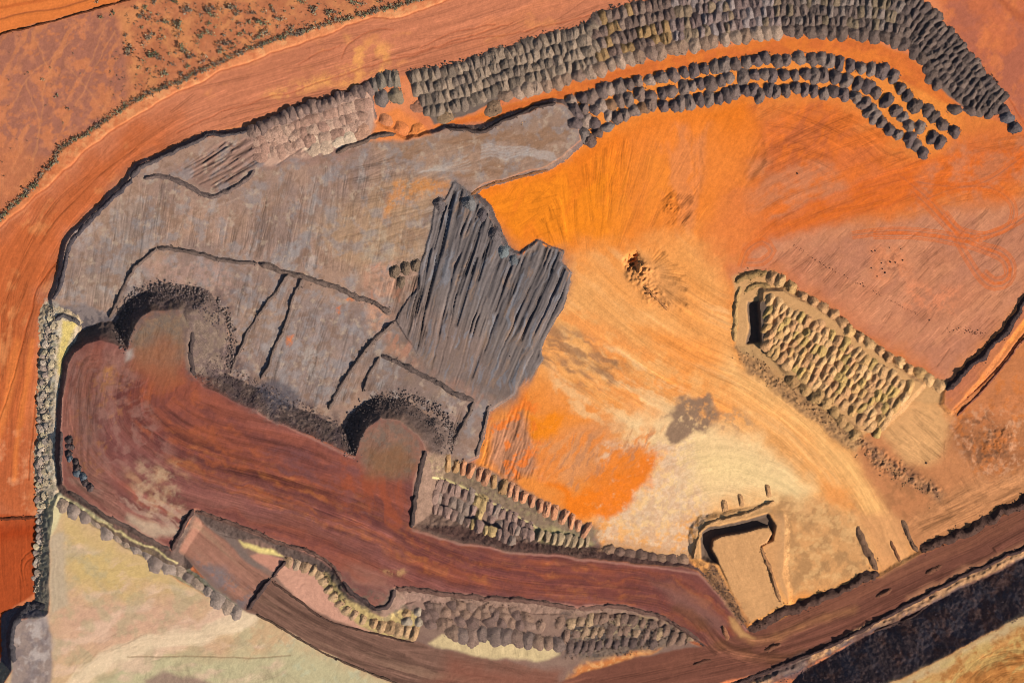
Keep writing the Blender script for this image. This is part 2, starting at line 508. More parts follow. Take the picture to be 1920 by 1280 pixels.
# the palest sand
paint("1150,790 1260,770 1400,810 1500,880 1520,960 1440,930 1320,960 1200,1010 1150,985 1215,900 1245,840 1180,820", C(250, 206, 150), 34, 18, 0.9)
mottle("1120,830 1300,820 1330,960 1290,1040 1120,1020", C(224, 176, 138), 12, -0.05, 0.3, 14, 0.8)
mottle("1120,830 1300,820 1330,960 1290,1040 1120,1020", C(242, 200, 160), 6, 0.15, 0.25, 7, 0.7)
paint("1290,830 1420,840 1500,900 1510,940 1400,920 1300,900", C(252, 212, 148), 40, 18, 0.75)
tracks("1160,830 1290,790 1480,830 1600,960 1640,1060 1480,930 1300,970", 150, ('path', P("1170,930 1250,870 1350,845 1450,870 1540,930 1600,1010 1640,1080")), (40, 180), 1.2, -0.03, 0.6, f=(0.86, 1.1), wob=0.06, darks=0.5)
grain("1250,820 1480,830 1600,960 1640,1060 1480,1120 1440,940 1320,960", ('path', P("1250,880 1350,850 1450,870 1540,930 1600,1010 1640,1080")), 0.12, 2.4, 70, h=0.06, seed=3, wob=10)
paint("1450,950 1560,930 1620,1000 1645,1070 1500,1125 1470,1110", C(214, 156, 102), 14, 12, 0.75)
mottle("1450,930 1600,930 1640,1060 1490,1120", C(180, 132, 86), 18, 0.08, 0.35, 10, 0.75)
mottle("1450,930 1600,930 1640,1060 1490,1120", C(240, 184, 122), 12, 0.25, 0.3, 4, 0.6)
paint("1540,900 1600,910 1600,960 1550,940", C(240, 150, 76), 12, 8, 0.7)
# dark smear on the sand, orange patches
paint("1244,790 1262,752 1300,754 1330,744 1352,768 1340,800 1320,815 1296,812 1268,826 1252,818", C(150, 116, 92), 7, 15, 0.95, (9, -0.6, 0.5, 8))
mottle("1330,745 1400,770 1420,800 1350,820", C(196, 150, 108), 12, 0.15, 0.3, 6, 0.7)
paint("1240,838 1222,890 1185,935 1150,968 1138,985 1085,965 1018,915 1030,905 1075,925 1120,905 1110,880 1190,846", C(246, 126, 28), 9, 14, 0.95, (9, -0.75, 0.5, 8))
paint("1090,870 1190,830 1230,840 1180,900 1110,915", C(238, 130, 46), 12, 14, 0.9, (16, -0.2, 0.4, 6))
paint("985,790 1050,760 1066,770 1050,812 1010,830 975,812", C(250, 138, 26), 10, 16, 0.95, (9, -0.6, 0.5, 8))
paint("964,745 988,728 990,745 970,780 955,790", C(250, 136, 36), 5, 7, 0.9)
paint("920,800 975,770 990,810 1010,880 960,905 915,870", C(198, 136, 102), 10, 9, 0.9)
grain("915,780 990,740 1030,900 960,910 890,870", ('dir', 108), 0.26, 3, 40, h=0.18, seed=11, wob=6)
tracks("915,780 990,740 1020,890 960,905 895,870", 90, ('dir', 106), (20, 80), 2.2, -0.4, 0.9, pair=0, f=(0.6, 1.2))
mottle("900,780 1000,740 1040,900 940,900", C(240, 122, 44), 17, 0.3, 0.2, 7, 0.85)
paint("1000,830 1110,790 1160,800 1110,880 1060,910 1010,890", C(226, 150, 96), 20, 14, 0.7)
mottle("1000,820 1240,800 1230,850 1080,920 1000,890", C(240, 136, 58), 9, 0.1, 0.3, 12, 0.75, stretch=(-48, 4))
mottle("1000,820 1240,800 1230,850 1080,920 1000,890", C(190, 130, 92), 7, 0.3, 0.3, 13, 0.6, stretch=(-60, 4))
# hollow of broken ground on the orange floor
paint("1170,500 1195,470 1245,490 1285,540 1262,585 1200,545 1168,520", C(222, 150, 88), 12, 10, 0.8)
# --- the plain right of the floor with its tyre loops
tan = P("1400,470 1560,420 1700,412 1900,372 2300,330 2300,470 1965,520 1915,560 1880,620 1840,662 1800,698 1772,728 1700,668 1600,612 1500,540 1450,508 1380,520")
paint(tan, C(200, 126, 90), 26, 12, zone='gravel_plain')
mottle(tan, C(196, 128, 98), 70, 0.0, 0.5, 9, 0.6)
mottle(tan, C(222, 146, 104), 30, 0.3, 0.4, 4, 0.5, stretch=(-40, 3))
grain(tan, ('dir', -42), 0.08, 2.3, 40, h=0.05, seed=12, wob=3)
tracks(tan, 520, ('dir', -44), (14, 60), 1.3, -0.14, 0.85, wob=0.12)
stroke("1440,500 1490,525 1580,590 1660,650 1750,712", 30, C(206, 104, 58), 0.4, 26, 6)
stroke("1560,600 1650,655 1740,708", 14, C(204, 92, 44), 0.45, 12, 4)
mottle("1630,462 1700,456 1712,524 1640,528", C(228, 138, 92), 12, -0.1, 0.4, 8, 0.6)
mottle("1640,475 1695,470 1700,510 1650,515", C(150, 92, 66), 6, 0.2, 0.3, 5, 0.6)
mottle("1700,530 1800,540 1790,590 1690,570", C(236, 142, 98), 13, 0.15, 0.3, 9, 0.7)
upr = P("1800,262 1960,240 2300,350 1960,420 1880,372 1700,412 1720,330")
mottle(upr, C(204, 124, 84), 30, 0.05, 0.35, 9, 0.7)
grain(upr, ('dir', -38), 0.12, 2.6, 26, h=0.08, seed=12, wob=6)
LOOPS = ["1690,330 1740,370 1780,415 1830,455 1880,472 1900,500 1892,528 1866,538 1842,524 1818,488 1790,440 1750,395 1715,360",
         "1640,440 1720,442 1800,455 1850,470 1886,490 1890,518 1866,526 1846,510", "1720,340 1790,350 1850,340 1910,300 1960,260",
         "1740,372 1800,352 1860,352 1900,380 1896,420 1850,440 1800,430 1772,400", "1600,440 1680,432 1770,440 1830,446 1900,420 1960,380",
         "1390,500 1400,470 1430,452 1450,470 1430,490 1400,492"]
for q in LOOPS:
    q = smooth_line(P(q), 10)
    for off in (-6.5, -3.4, 3.4, 6.5):
        n = np.gradient(q, axis=0); n /= np.hypot(n[:, 0], n[:, 1])[:, None] + 1e-6
        qq = q + np.stack([-n[:, 1], n[:, 0]], 1) * off
        stroke(qq, 1.5, C(226, 106, 38), 0.8, 0.7, 1, h=-0.10)
    stroke(q, 2.0, C(176, 92, 56), 0.5, 0.9, 1)
# --- the strip with two ruts, and the churned ground in front of it
strip = P("2100,430 1965,560 1920,600 1860,680 1785,772 1772,760 1774,734 1803,702 1843,668 1894,610 1920,566 1965,520 2100,390")
raise_(strip, 1.6, 0.6, 2, zone='access_road')
paint(strip, C(196, 116, 80), 3, 3)
grain(strip, ('path', P("2100,410 1940,560 1860,665 1780,755")), 0.2, 2.2, 80, h=0.15, seed=13, wob=3)
stroke("2000,545 1930,614 1870,692 1788,770", 5, C(150, 84, 60), 0.55, 1.5, 2, h=-0.9)
churn = P("1785,780 1870,690 2000,560 2300,560 2300,820 1960,928 1843,985 1725,1035 1690,1000 1600,850 1640,800 1700,750")
paint(churn, C(204, 132, 84), 14, 8)
paint("1640,790 1700,745 1765,745 1790,800 1760,870 1700,870", C(226, 166, 108), 14, 10, 0.95)
paint("1850,660 1960,600 1960,760 1880,800 1800,800 1790,770", C(206, 124, 76), 24, 16, 0.8)
paint("1780,830 1810,780 1900,790 1960,850 1900,890 1830,880", C(164, 100, 62), 24, 18, 0.7)
mottle("1770,800 1820,760 1960,780 1960,900 1830,900", C(222, 158, 116), 8, 0.25, 0.25, 5, 0.7)
mottle("1780,790 1850,770 1900,850 1830,890", C(120, 80, 56), 9, 0.15, 0.25, 7, 0.7)
mottle("1770,740 1960,640 1960,900 1830,900", C(216, 122, 58), 15, 0.35, 0.3, 6, 0.6)
grain("1770,780 1820,740 1960,720 1960,920 1830,930", ('ring', 1880, 830, 40), 0.2, 3, 20, h=0.15, seed=14, wob=34)
paint("1690,980 1760,930 1900,880 1965,880 1965,925 1843,980 1725,1030", C(204, 138, 90), 16, 10, 0.8)
tracks("1690,980 1740,900 1780,800 1960,700 1965,920 1843,980 1725,1030", 60, ('ring', 1880, 830), (20, 80), 1.5, -0.12, 0.6, wob=0.4)
tracks("1690,990 1760,930 1960,870 1965,920 1843,980 1725,1030", 80, ('dir', -27), (30, 120), 1.6, -0.15, 0.7)
grain("1690,980 1760,900 1900,860 1965,880 1965,925 1843,980 1725,1030", ('dir', -27), 0.14, 2.6, 40, h=0.12, seed=15, wob=9)
mottle("1640,900 1720,870 1780,930 1720,1000 1680,990", C(176, 116, 74), 16, 0.1, 0.3, 7, 0.7)

# ------------------------------------------------------------------ the grey dump terrace
terr = P("97,560 111,527 116,497 124,460 148,430 175,403 201,373 228,353 245,332 259,312 289,300 316,286 373,262 433,252 480,240 547,212 614,190 690,170 700,230 760,262 800,252 840,242 900,244 960,218 1040,192 1076,205 1090,262 1050,296 1000,320 960,330 905,348 884,364 840,400 830,420 960,560 1000,660 960,738 915,772 905,815 893,858 830,880 790,990 690,830 560,800 250,660 130,625 100,600")
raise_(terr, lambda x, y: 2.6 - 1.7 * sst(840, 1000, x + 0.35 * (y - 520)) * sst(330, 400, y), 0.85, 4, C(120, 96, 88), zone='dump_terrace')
paint(terr, C(170, 134, 114), 2, 4, zone='dump_terrace')
paint("97,560 148,430 245,340 300,420 290,470 215,590", C(164, 138, 122), 30, 12, 0.8)
paint("300,470 420,490 560,515 740,600 640,740 600,770 480,710 440,600 300,560", C(148, 122, 108), 24, 10, 0.85)
paint("560,520 735,590 660,690 610,765 495,700", C(152, 128, 118), 20, 10, 0.8)
paint("700,640 745,600 800,560 960,600 960,745 900,790 850,850 760,760 680,740", C(124, 104, 94), 24, 10, 0.9)
paint("820,300 1090,230 1070,200 960,222 800,258", C(152, 122, 104), 14, 8, 0.8)
mottle(terr, C(182, 142, 116), 60, 0.2, 0.5, 3, 0.5)
mottle(terr, C(146, 120, 110), 60, 0.15, 0.5, 6, 0.7)
mottle(terr, C(182, 166, 156), 20, 0.55, 0.25, 8, 0.5, stretch=(100, 1.8))
grain("97,560 148,430 245,332 330,320 400,380 480,330 640,280 820,300 800,480 690,520 560,500 300,460 210,600", ('dir', 98), 0.11, 2.4, 45, h=0.09, seed=5, wob=10)
TERRL = "104,560 150,436 245,338 330,322 400,380 480,330 640,285 820,300 800,480 690,520 560,500 300,455 210,590"
tracks(TERRL, 420, ('dir', 99), (30, 150), 1.25, -0.13, 0.9, wob=0.08)
tracks("640,290 860,252 1085,235 1055,292 900,345 830,470 690,530 600,480", 240, ('dir', -14), (30, 130), 1.3, -0.13, 0.9)
tracks("440,490 560,515 735,600 660,750 600,765 380,700 440,600", 230, ('dir', 106), (30, 120), 1.25, -0.13, 0.9)
tracks("690,690 885,755 855,850 840,770 750,730 684,735", 60, ('dir', 108), (20, 70), 1.25, -0.13, 0.9)
tracks("260,490 300,470 520,505 440,600 430,560 350,530 260,540", 90, ('dir', 100), (15, 60), 1.25, -0.13, 0.9)
grain("560,500 700,280 860,250 1090,230 1060,296 900,350 830,480 690,540", ('dir', -14), 0.13, 2.6, 40, h=0.10, seed=6, wob=12)
grain("300,470 560,510 740,600 660,760 600,770 380,700 440,600", ('dir', 106), 0.10, 2.6, 40, h=0.08, seed=7, wob=9)
grain("700,680 890,755 860,850 840,770 750,730 680,735", ('dir', 108), 0.10, 2.6, 30, h=0.08, seed=8, wob=9)
paint("560,430 700,350 820,330 800,480 740,500 690,520", C(186, 146, 110), 30, 18, 0.6)
paint("330,320 420,265 520,250 690,262 640,300 540,310 470,320 400,362", C(160, 122, 106), 6, 6, 0.9)
grain("330,320 420,265 530,250 560,290 470,325 400,362", ('dir', -33), 0.22, 4.5, 60, h=0.28, seed=9, wob=4)
tracks("325,318 420,262 540,250 640,290 540,310 470,325 400,362", 90, ('dir', -33), (30, 120), 2.4, -0.55, 0.9, pair=0, f=(0.66, 1.2), wob=0.06)
for q in ("345,318 400,285 460,262", "360,332 430,292 500,268", "375,345 440,310 505,280", "395,352 450,318 520,285"):
    stroke(q, 3, C(110, 84, 74), 0.6, 1.5, 3, h=-0.5)
stroke("270,470 350,410 410,385 500,350", 3, C(196, 162, 140), 0.4, 1.5, 3)
paint("690,262 830,262 900,250 1080,225 1060,292 1000,318 900,345 860,340 760,320", C(166, 130, 106), 14, 12, 0.7)
mottle("690,262 1080,225 1060,292 900,345 760,320", C(150, 108, 78), 14, 0.15, 0.3, 7, 0.6, stretch=(-14, 4))
mottle(terr, C(150, 140, 138), 22, 0.3, 0.3, 4, 0.55)
mottle(terr, C(192, 164, 140), 12, 0.5, 0.25, 10, 0.6)
mottle(terr, C(142, 108, 88), 14, 0.42, 0.25, 11, 0.55)
mottle("260,470 430,480 560,520 735,600 640,740 600,770 440,700 440,560", C(164, 150, 146), 13, 0.3, 0.3, 6, 0.5)
# light stains
for q, c, a in (("905,276 930,268 985,272 1035,280 1048,292 1000,300 930,300", (186, 172, 164), 0.4),
                ("785,320 830,300 870,292 840,320 800,338", (180, 162, 150), 0.35),
                ("360,560 420,540 440,570 400,600", (160, 130, 116), 0.5), ("140,440 180,415 190,430 150,470", (186, 172, 168), 0.6),
                ("560,650 600,640 610,690 575,705", (186, 170, 158), 0.75), ("500,600 530,605 520,650 495,660", (182, 158, 144), 0.6),
                ("225,540 260,500 275,520 245,545", (190, 174, 162), 0.7), ("260,500 300,475 420,500 470,520 420,560 300,540", (190, 148, 130), 0.7),
                ("690,500 740,490 760,545 700,560 680,530", (206, 152, 124), 0.9), ("672,570 690,560 735,595 712,632 690,615", (214, 158, 126), 0.95),
                ("720,635 800,660 850,700 900,750 940,760 900,740 800,690 720,660", (190, 140, 110), 0.7),
                ("745,345 790,335 850,350 835,372 780,360 730,400 718,412 722,385", (226, 142, 66), 0.8),
                ("690,440 720,420 740,480 700,500 680,480", (190, 164, 138), 0.7)):
    paint(q, C(*c), 9, 12, a * 0.8, (7, -0.1, 0.6, 5))
for k in range(5):
    stroke("%d,%d %d,%d %d,%d" % (905, 278 + 5 * k, 975, 272 + 5 * k, 1040, 284 + 4 * k), 3.2, C(200, 190, 184), 0.4, 2.0, 8)
    stroke("%d,%d %d,%d" % (785 + 6 * k, 326 - 2 * k, 872 + 2 * k, 292 + 7 * k), 2.8, C(198, 182, 170), 0.35, 1.8, 8)
for q in ("538,628 552,626 550,646 540,645", "632,580 640,578 640,592 634,592", "650,560 660,556 662,564 652,566", "850,705 870,700 868,720 852,720", "925,700 936,690 940,700 930,712"):
    paint(q, C(232, 122, 56), 4, 7, 0.8, (4, -0.3, 0.4, 6))
mottle("690,480 850,560 960,740 900,760 740,660 690,560", C(200, 134, 104), 16, 0.3, 0.25, 9, 0.6, stretch=(108, 3))
# west shoulder: slumped blocks below the terrace
paint("97,560 130,575 215,588 205,612 150,618 125,640 95,640 84,600", C(140, 122, 116), 5, 8)
mottle("90,570 215,590 205,612 125,640 85,620", C(94, 84, 86), 10, 0.1, 0.2, 7, 0.8)

# ------------------------------------------------------------------ the charcoal fan of dozed spoil
fan = P("855,346 864,350 890,373 912,394 927,427 936,450 947,466 962,476 977,477 1007,453 1054,472 1047,490 1069,511 1061,541 1054,578 1027,618 1018,640 1012,662 1018,674 993,709 960,739 945,745 883,735 800,690 742,600 772,554 786,541 789,497 812,430 818,380 838,373 850,348")
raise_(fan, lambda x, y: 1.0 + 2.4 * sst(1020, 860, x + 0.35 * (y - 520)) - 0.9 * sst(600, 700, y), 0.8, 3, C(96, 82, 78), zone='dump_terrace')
sl = win(fan, 40)
_u, _v = coords(('polar', 354, 2200, 1700), sl, 2.0)
_d = sdf(fan, sl, 4.0) + 5.0 * fbs(_u / 5.0, _v / 90.0, 3, 7)
_soft = 2.0 + 26 * sst(640, 740, Y[sl] + 0.25 * (850 - X[sl]))
_a = (sst(_soft, -_soft, _d - 2))[..., None]
ALB[sl] = ALB[sl] * (1 - _a) + C(122, 107, 101) * _a
paint("742,600 800,560 900,640 960,739 883,735 800,690", C(134, 108, 96), 34, 16, 0.7)
paint("855,346 927,427 977,477 1054,472 1069,511 1054,578 990,640 900,560 800,520 812,430", C(110, 99, 97), 22, 10, 0.7)
FM = ('polar', 354, 2200, 1700)
sl = win(fan, 10)
_u, _v = coords(FM, sl, 2.2)
_m = sst(2, -5, sdf(fan, sl, 4)) * sst(760, 560, Y[sl] + 0.25 * (X[sl] - 900))
_u = _u + 5 * np.sin(_v / 70 + _u / 60)
_g = np.abs(fbs(_u / 14.0, _v / 420.0, 2, 4, 0.5)) ** 0.8
_m = _m * (0.45 + 0.75 * sst(-0.3, 0.5, fbm(X[sl] / 38, Y[sl] / 38, 3, 2)))
HT[sl] -= 1.25 * np.clip(0.36 - _g, 0, 1) / 0.36 * _m
_g2 = np.abs(fbs(_u / 4.6 + 7, _v / 300.0, 2, 9, 0.6))
HT[sl] -= 0.3 * np.clip(0.4 - _g2, 0, 1) / 0.4 * _m
grain(fan, FM, 0.2, 2.6, 160, h=0.08, seed=10, wob=2)
tracks(fan, 90, ('polar', 354, 2200), (60, 240), 3.2, -0.75, 0.85, wob=0.05, f=(0.74, 1.25))
mottle(fan, C(132, 130, 136), 6, 0.45, 0.2, 5, 0.55, stretch=(-72, 8))
mottle(fan, C(150, 118, 96), 6, 0.5, 0.2, 8, 0.5, stretch=(-70, 6))
grain("690,520 790,500 800,690 960,740 880,750 740,640", FM, 0.14, 3.0, 140, h=0.10, seed=10, wob=3)
tracks("690,530 790,510 800,690 950,735 880,745 745,640", 130, ('polar', 354, 2200), (40, 150), 1.7, -0.25, 0.8, wob=0.05)

# ------------------------------------------------------------------ the left-hand yellow bench
bench = P("96,572 118,586 150,600 145,640 122,680 112,760 110,830 108,900 96,985 92,1120 76,1125 70,1090 74,960 78,860 84,760 88,680 92,620")
raise_("104,590 120,592 140,604 140,640 120,690 113,760 111,830 110,890 100,940 98,900 99,830 100,760 103,690 106,640", 4.6, 0.42, 4, C(204, 174, 138), zone='embankment', rough=0.5)
paint(bench, C(222, 194, 162), 3, 5)
mottle(bench, C(128, 116, 100), 6, 0.25, 0.2, 8, 0.7)
paint("118,600 150,604 128,645 118,700 112,740 108,700", C(232, 200, 120), 4, 6)
mottle("80,560 112,570 105,900 70,900", C(220, 204, 180), 7, 0.2, 0.2, 9, 0.7)
mottle(bench, C(170, 158, 120), 8, 0.4, 0.2, 3, 0.6)

# ------------------------------------------------------------------ the red tip road (highest level)
tip = P("242,655 215,645 188,640 161,645 141,662 129,682 123,715 118,749 116,800 114,850 116,884 116,905 128,920 158,937 188,957 218,974 255,994 286,1011 324,1030 346,990 367,953 390,961 427,974 480,994 514,1011 547,1021 581,1031 608,1045 628,1065 641,1085 655,1105 682,1125 715,1139 735,1125 741,1100 782,1100 833,1109 883,1115 960,1121 1027,1129 1078,1137 1162,1135 1212,1146 1246,1156 1279,1176 1306,1196 1323,1209 1350,1225 1420,1190 1407,1186 1397,1179 1380,1156 1356,1125 1333,1095 1309,1072 1279,1062 1229,1058 1162,1052 1094,1045 1027,1038 960,1031 917,1025 866,1015 816,1001 772,989 776,910 792,850 799,846 792,826 769,803 749,788 712,783 692,799 678,826 668,856 614,830 564,810 524,793 480,766 464,763 420,742 380,722 363,705 353,665 354,618 343,598 339,583 286,581 269,591 255,611 244,638")
def tip_h(x, y):
    return 1.4 + 11.6 * sst(1330, 760, x) - 5.2 * sst(215, 108, x)
raise_("160,652 242,655 260,640 260,700 170,760", lambda x, y: 12.9 - 5.2 * sst(215, 108, x), 0.85, 3, C(112, 84, 74))
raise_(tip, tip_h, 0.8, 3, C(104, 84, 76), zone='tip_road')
paint(tip, C(142, 86, 77), 3, 3, zone='tip_road')
TIPC = P("250,660 230,720 235,790 300,850 380,885 520,920 640,960 760,1010 860,1050 960,1075 1100,1088 1200,1098 1270,1118 1330,1160 1400,1210 1500,1240")
paint("116,800 123,715 161,648 242,660 250,700 200,760 180,840 220,930 300,1010 218,974 128,920", C(158, 106, 90), 30, 12)
paint("230,700 270,660 330,650 400,740 520,810 660,870 760,900 770,990 640,960 480,900 330,860 250,800", C(150, 78, 58), 34, 14, 0.8)
paint("760,990 960,1034 1094,1048 1229,1062 1300,1080 1390,1170 1320,1200 1230,1140 1094,1120 960,1115 780,1080", C(118, 62, 56), 16, 8, 0.8)
paint("300,920 420,930 620,1000 740,1080 700,1110 600,1020 480,975 380,945", C(142, 88, 74), 20, 12, 0.7)
paint("640,1060 680,1050 740,1095 730,1125 715,1138 680,1122 650,1095", C(150, 108, 94), 12, 6, 0.9)
grain(tip, ('path', TIPC), 0.28, 3.0, 120, h=0.06, seed=3, wob=6)
grain(tip, ('path', TIPC), 0.26, 13, 240, seed=9, wob=10, tint=C(152, 80, 58))
DARKB = P("236,690 250,760 320,830 430,880 560,925 680,970 790,1025 900,1060 1000,1082 1120,1096 1230,1104 1320,1150 1380,1205")
for k, (o, w_, al) in enumerate(((0, 26, 0.55), (14, 10, 0.4), (-18, 9, 0.35), (26, 6, 0.3))):
    stroke(DARKB + np.array([o * 0.5, -o], f4), w_, C(104, 56, 52), al, w_ * 0.5, 9, smooth=True)
for k, o in enumerate((-30, -10, 20, 34)):
    q = smooth_line(DARKB[2:] + np.array([0, o], f4), 12)
    stroke(q, 6, C(170, 88, 50), 0.4, 5, 9)
    mottle(np.vstack([q + np.array([0, -9], f4), (q + np.array([0, 9], f4))[::-1]]), C(188, 110, 62), 9, 0.25, 0.3, 3 + k, 0.5, along=DARKB, ratio=5)

mottle(tip, C(112, 64, 60), 22, 0.2, 0.35, 6, 0.6, along=TIPC, ratio=5)
tracks(tip, 420, ('path', TIPC), (80, 320), 1.3, -0.06, 0.85, f=(0.74, 1.24), wob=0.04)
mottle("200,680 300,660 500,850 760,930 760,1000 500,930 250,830", C(168, 88, 56), 16, 0.3, 0.3, 8, 0.7, along=TIPC, ratio=5)
mottle("640,860 790,850 770,1000 640,960", C(162, 80, 52), 14, 0.15, 0.35, 9, 0.7, stretch=(80, 3))
mottle("150,680 260,690 190,900 130,880", C(176, 114, 76), 10, 0.4, 0.3, 4, 0.6)
mottle("230,860 360,860 340,1000 260,990", C(200, 150, 110), 20, 0.35, 0.45, 5, 0.5, along=P("240,880 290,930 350,960"), ratio=2.5)
mottle("130,900 240,950 330,1020 360,960 260,920", C(190, 150, 128), 8, 0.15, 0.3, 7, 0.7, stretch=(32, 7))
mottle("120,660 240,660 330,850 210,900 130,820", C(164, 116, 102), 12, 0.2, 0.35, 12, 0.55, along=P("240,660 150,680 130,780 150,900 240,970"), ratio=5)
tracks("122,700 160,645 240,655 250,700 200,760 180,840 230,950 300,1010 218,970 120,905", 90, ('path', P("250,655 165,650 132,700 122,800 130,900 230,965 330,1020")), (40, 160), 1.6, -0.08, 0.7)
mottle("480,820 780,900 760,1000 500,930", C(120, 78, 78), 16, 0.3, 0.3, 11, 0.5, along=TIPC, ratio=6)
mottle("260,860 330,880 350,960 300,990 250,930", C(214, 178, 140), 14, 0.2, 0.5, 4, 0.5)
paint("240,960 300,990 330,985 340,1000 290,1010 240,985", C(206, 176, 146), 9, 8, 0.7)
paint("725,1065 745,1055 765,1062 755,1080 735,1078", C(190, 142, 96), 9, 12, 0.9, (7, -0.1, 0.5, 5))
paint("196,700 216,690 206,715 190,722", C(196, 132, 70), 9, 12, 0.7, (7, -0.1, 0.5, 5))
# tip heads with their own spoil colour and turning marks
for q, cx, cy, c0 in (("244,640 255,611 269,591 286,581 339,583 354,600 356,660 330,690 270,680", 300, 700, (146, 120, 96)),
                      ("672,850 678,826 692,799 712,783 749,788 769,803 799,846 780,900 700,890", 735, 900, (148, 112, 92))):
    paint(q, C(*c0), 18, 10, 0.8)
    grain(q, ('dir', 100), 0.12, 3.0, 60, h=0.05, seed=6, wob=6)
    tracks(q, 50, ('dir', 102), (25, 80), 1.6, -0.08, 0.7, wob=0.3)
    mottle(q, C(120, 104, 92), 8, 0.1, 0.3, 4, 0.6)
paint("262,650 300,632 340,650 350,700 300,720 250,690", C(158, 96, 66), 24, 12, 0.7)
paint("700,840 760,830 780,880 740,900 690,890", C(140, 96, 64), 18, 10, 0.7)
paint("240,660 252,654 256,668 244,678", C(186, 170, 158), 6, 7, 0.7)
paint("345,610 362,618 364,705 352,690", C(140, 112, 96), 4, 4, 0.8)
# pale pinkish, slightly raised rim along the road edge
for q in ("122,700 117,760 115,850 117,905", "130,918 220,970 322,1028", "367,955 430,976 514,1013 581,1033 628,1068 655,1107", "480,768 564,812 666,858", "775,992 866,1018 960,1033 1094,1048 1229,1062 1310,1076 1360,1130 1400,1182", "741,1102 960,1120 1078,1135 1170,1134 1250,1158"):
    stroke(q, 4, C(186, 130, 112), 0.6, 2, 3, h=0.2)
# second lower fan right of each tip head
raise_("352,592 385,572 412,590 422,640 416,690 395,706 362,704 356,640", lambda x, y: np.maximum(12.2 - 0.115 * (x - 352), 3.2), 0.6, 4, C(118, 96, 86))
paint("356,590 385,572 412,590 424,640 418,690 395,706 366,704 360,640", C(126, 104, 90), 5, 6, 0.95)
mottle("356,590 420,590 424,690 366,704", C(152, 126, 110), 5, 0.25, 0.25, 7, 0.6)
raise_("800,850 800,800 815,800 832,830 822,860", 5.5, 0.7, 4, C(120, 98, 88))
mottle("228,530 440,540 440,700 360,715 340,600 240,620", C(110, 88, 84), 9, 0.1, 0.3, 5, 0.6)
mottle("360,700 480,770 660,850 640,780 480,710 430,640", C(92, 74, 74), 14, 0.1, 0.25, 4, 0.75)
paint("475,722 520,715 560,740 555,768 510,765", C(86, 82, 90), 8, 10, 0.7)
mottle("360,700 480,770 660,850 640,780 480,710 430,640", C(170, 140, 122), 6, 0.4, 0.25, 8, 0.5)

# ------------------------------------------------------------------ ground right of tip head B (dump site in the lower middle)
emid = P("792,850 840,858 890,868 960,905 1010,935 1060,960 1110,990 1135,1030 1130,1045 960,1031 866,1015 772,989")
paint(emid, C(150, 118, 100), 6, 6)
paint("800,860 840,855 815,893 960,962 1010,990 1100,1015 1125,1000 1040,950 960,915 870,880", C(150, 122, 98), 6, 6, 0.9)
mottle("800,860 840,855 1040,950 1125,1000 1100,1015 960,962 815,893", C(112, 92, 74), 6, 0.1, 0.25, 8, 0.7)
mottle("800,860 840,855 1040,950 1125,1000 1100,1015 960,962 815,893", C(172, 150, 108), 5, 0.35, 0.25, 5, 0.6)
paint("1000,990 1040,985 1110,1015 1125,1035 1060,1035 1010,1025", C(172, 152, 106), 6, 6)
mottle("1000,980 1130,1010 1130,1040 1010,1030", C(138, 124, 102), 9, 0.1, 0.2, 5, 0.7)
grain("1005,990 1040,985 1100,1010 1110,1035 1010,1028", ('polar', 1030, 1120, 120), 0.3, 3.4, 30, h=0.5, seed=4, wob=3)
paint("780,985 866,1012 960,1028 1094,1042 1229,1056 1300,1068 1290,1046 1130,1025 960,1012 880,985 830,985", C(104, 74, 66), 5, 6, 0.9)
mottle("780,985 960,1028 1229,1056 1300,1068 1290,1046 960,1012 830,985", C(140, 100, 84), 6, 0.2, 0.2, 6, 0.6)
paint("1125,1035 1140,1015 1300,1030 1310,1048 1240,1046 1140,1030", C(206, 154, 110), 5, 5, 0.6)
YEL = P("812,893 830,898 862,911 905,934 960,964 1010,990")
stroke(YEL, 3.6, C(226, 200, 140), 0.95, 1.2, 2.5, h=0.7)

# ------------------------------------------------------------------ the pale flat in the lower left, its road and its pink ledge
pale = P("95,985 108,930 130,955 200,1000 300,1065 400,1125 463,1145 480,1149 530,1176 591,1213 648,1240 715,1267 749,1282 800,1340 900,1500 -60,1500 0,1290 92,1150")
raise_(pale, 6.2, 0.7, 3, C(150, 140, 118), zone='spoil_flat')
paint(pale, C(212, 172, 130), 3, 4, zone='spoil_flat')
paint("120,960 250,1040 370,1110 300,1130 130,1120", C(214, 178, 116), 34, 18, 0.9)
paint("110,1110 300,1120 440,1150 400,1200 240,1220 100,1220", C(216, 166, 138), 40, 22, 0.75)
paint("170,1280 240,1230 470,1228 560,1215 740,1290 720,1340 200,1340", C(198, 184, 142), 20, 10, 0.9)
mottle("440,1150 560,1200 740,1280 560,1290 440,1240", C(202, 184, 142), 20, 0.0, 0.4, 6, 0.7)
mottle("100,990 460,1150 560,1280 100,1280", C(232, 190, 160), 22, 0.25, 0.35, 7, 0.7, stretch=(-12, 3))
mottle("100,990 460,1150 560,1280 100,1280", C(186, 166, 128), 28, 0.2, 0.35, 9, 0.6)
mottle("480,1160 740,1275 520,1290", C(190, 188, 156), 14, 0.4, 0.25, 8, 0.4)
PSW = P("130,1300 170,1255 220,1225 300,1200 380,1190 430,1175 470,1150 500,1120")
sl = win(PSW, 40)
_d, _u, _v = lined(PSW, sl, 5)
_a = (sst(26, 8, _d + 6 * fbm(_u / 6, _v / 40, 3, 5)) * 0.85)[..., None]
ALB[sl] = ALB[sl] * (1 - _a) + C(238, 206, 168) * _a
grain("90,1290 130,1230 300,1160 440,1140 500,1160 400,1215 260,1235 180,1300", ('path', PSW), 0.10, 2.6, 70, h=0.08, seed=5, wob=5)
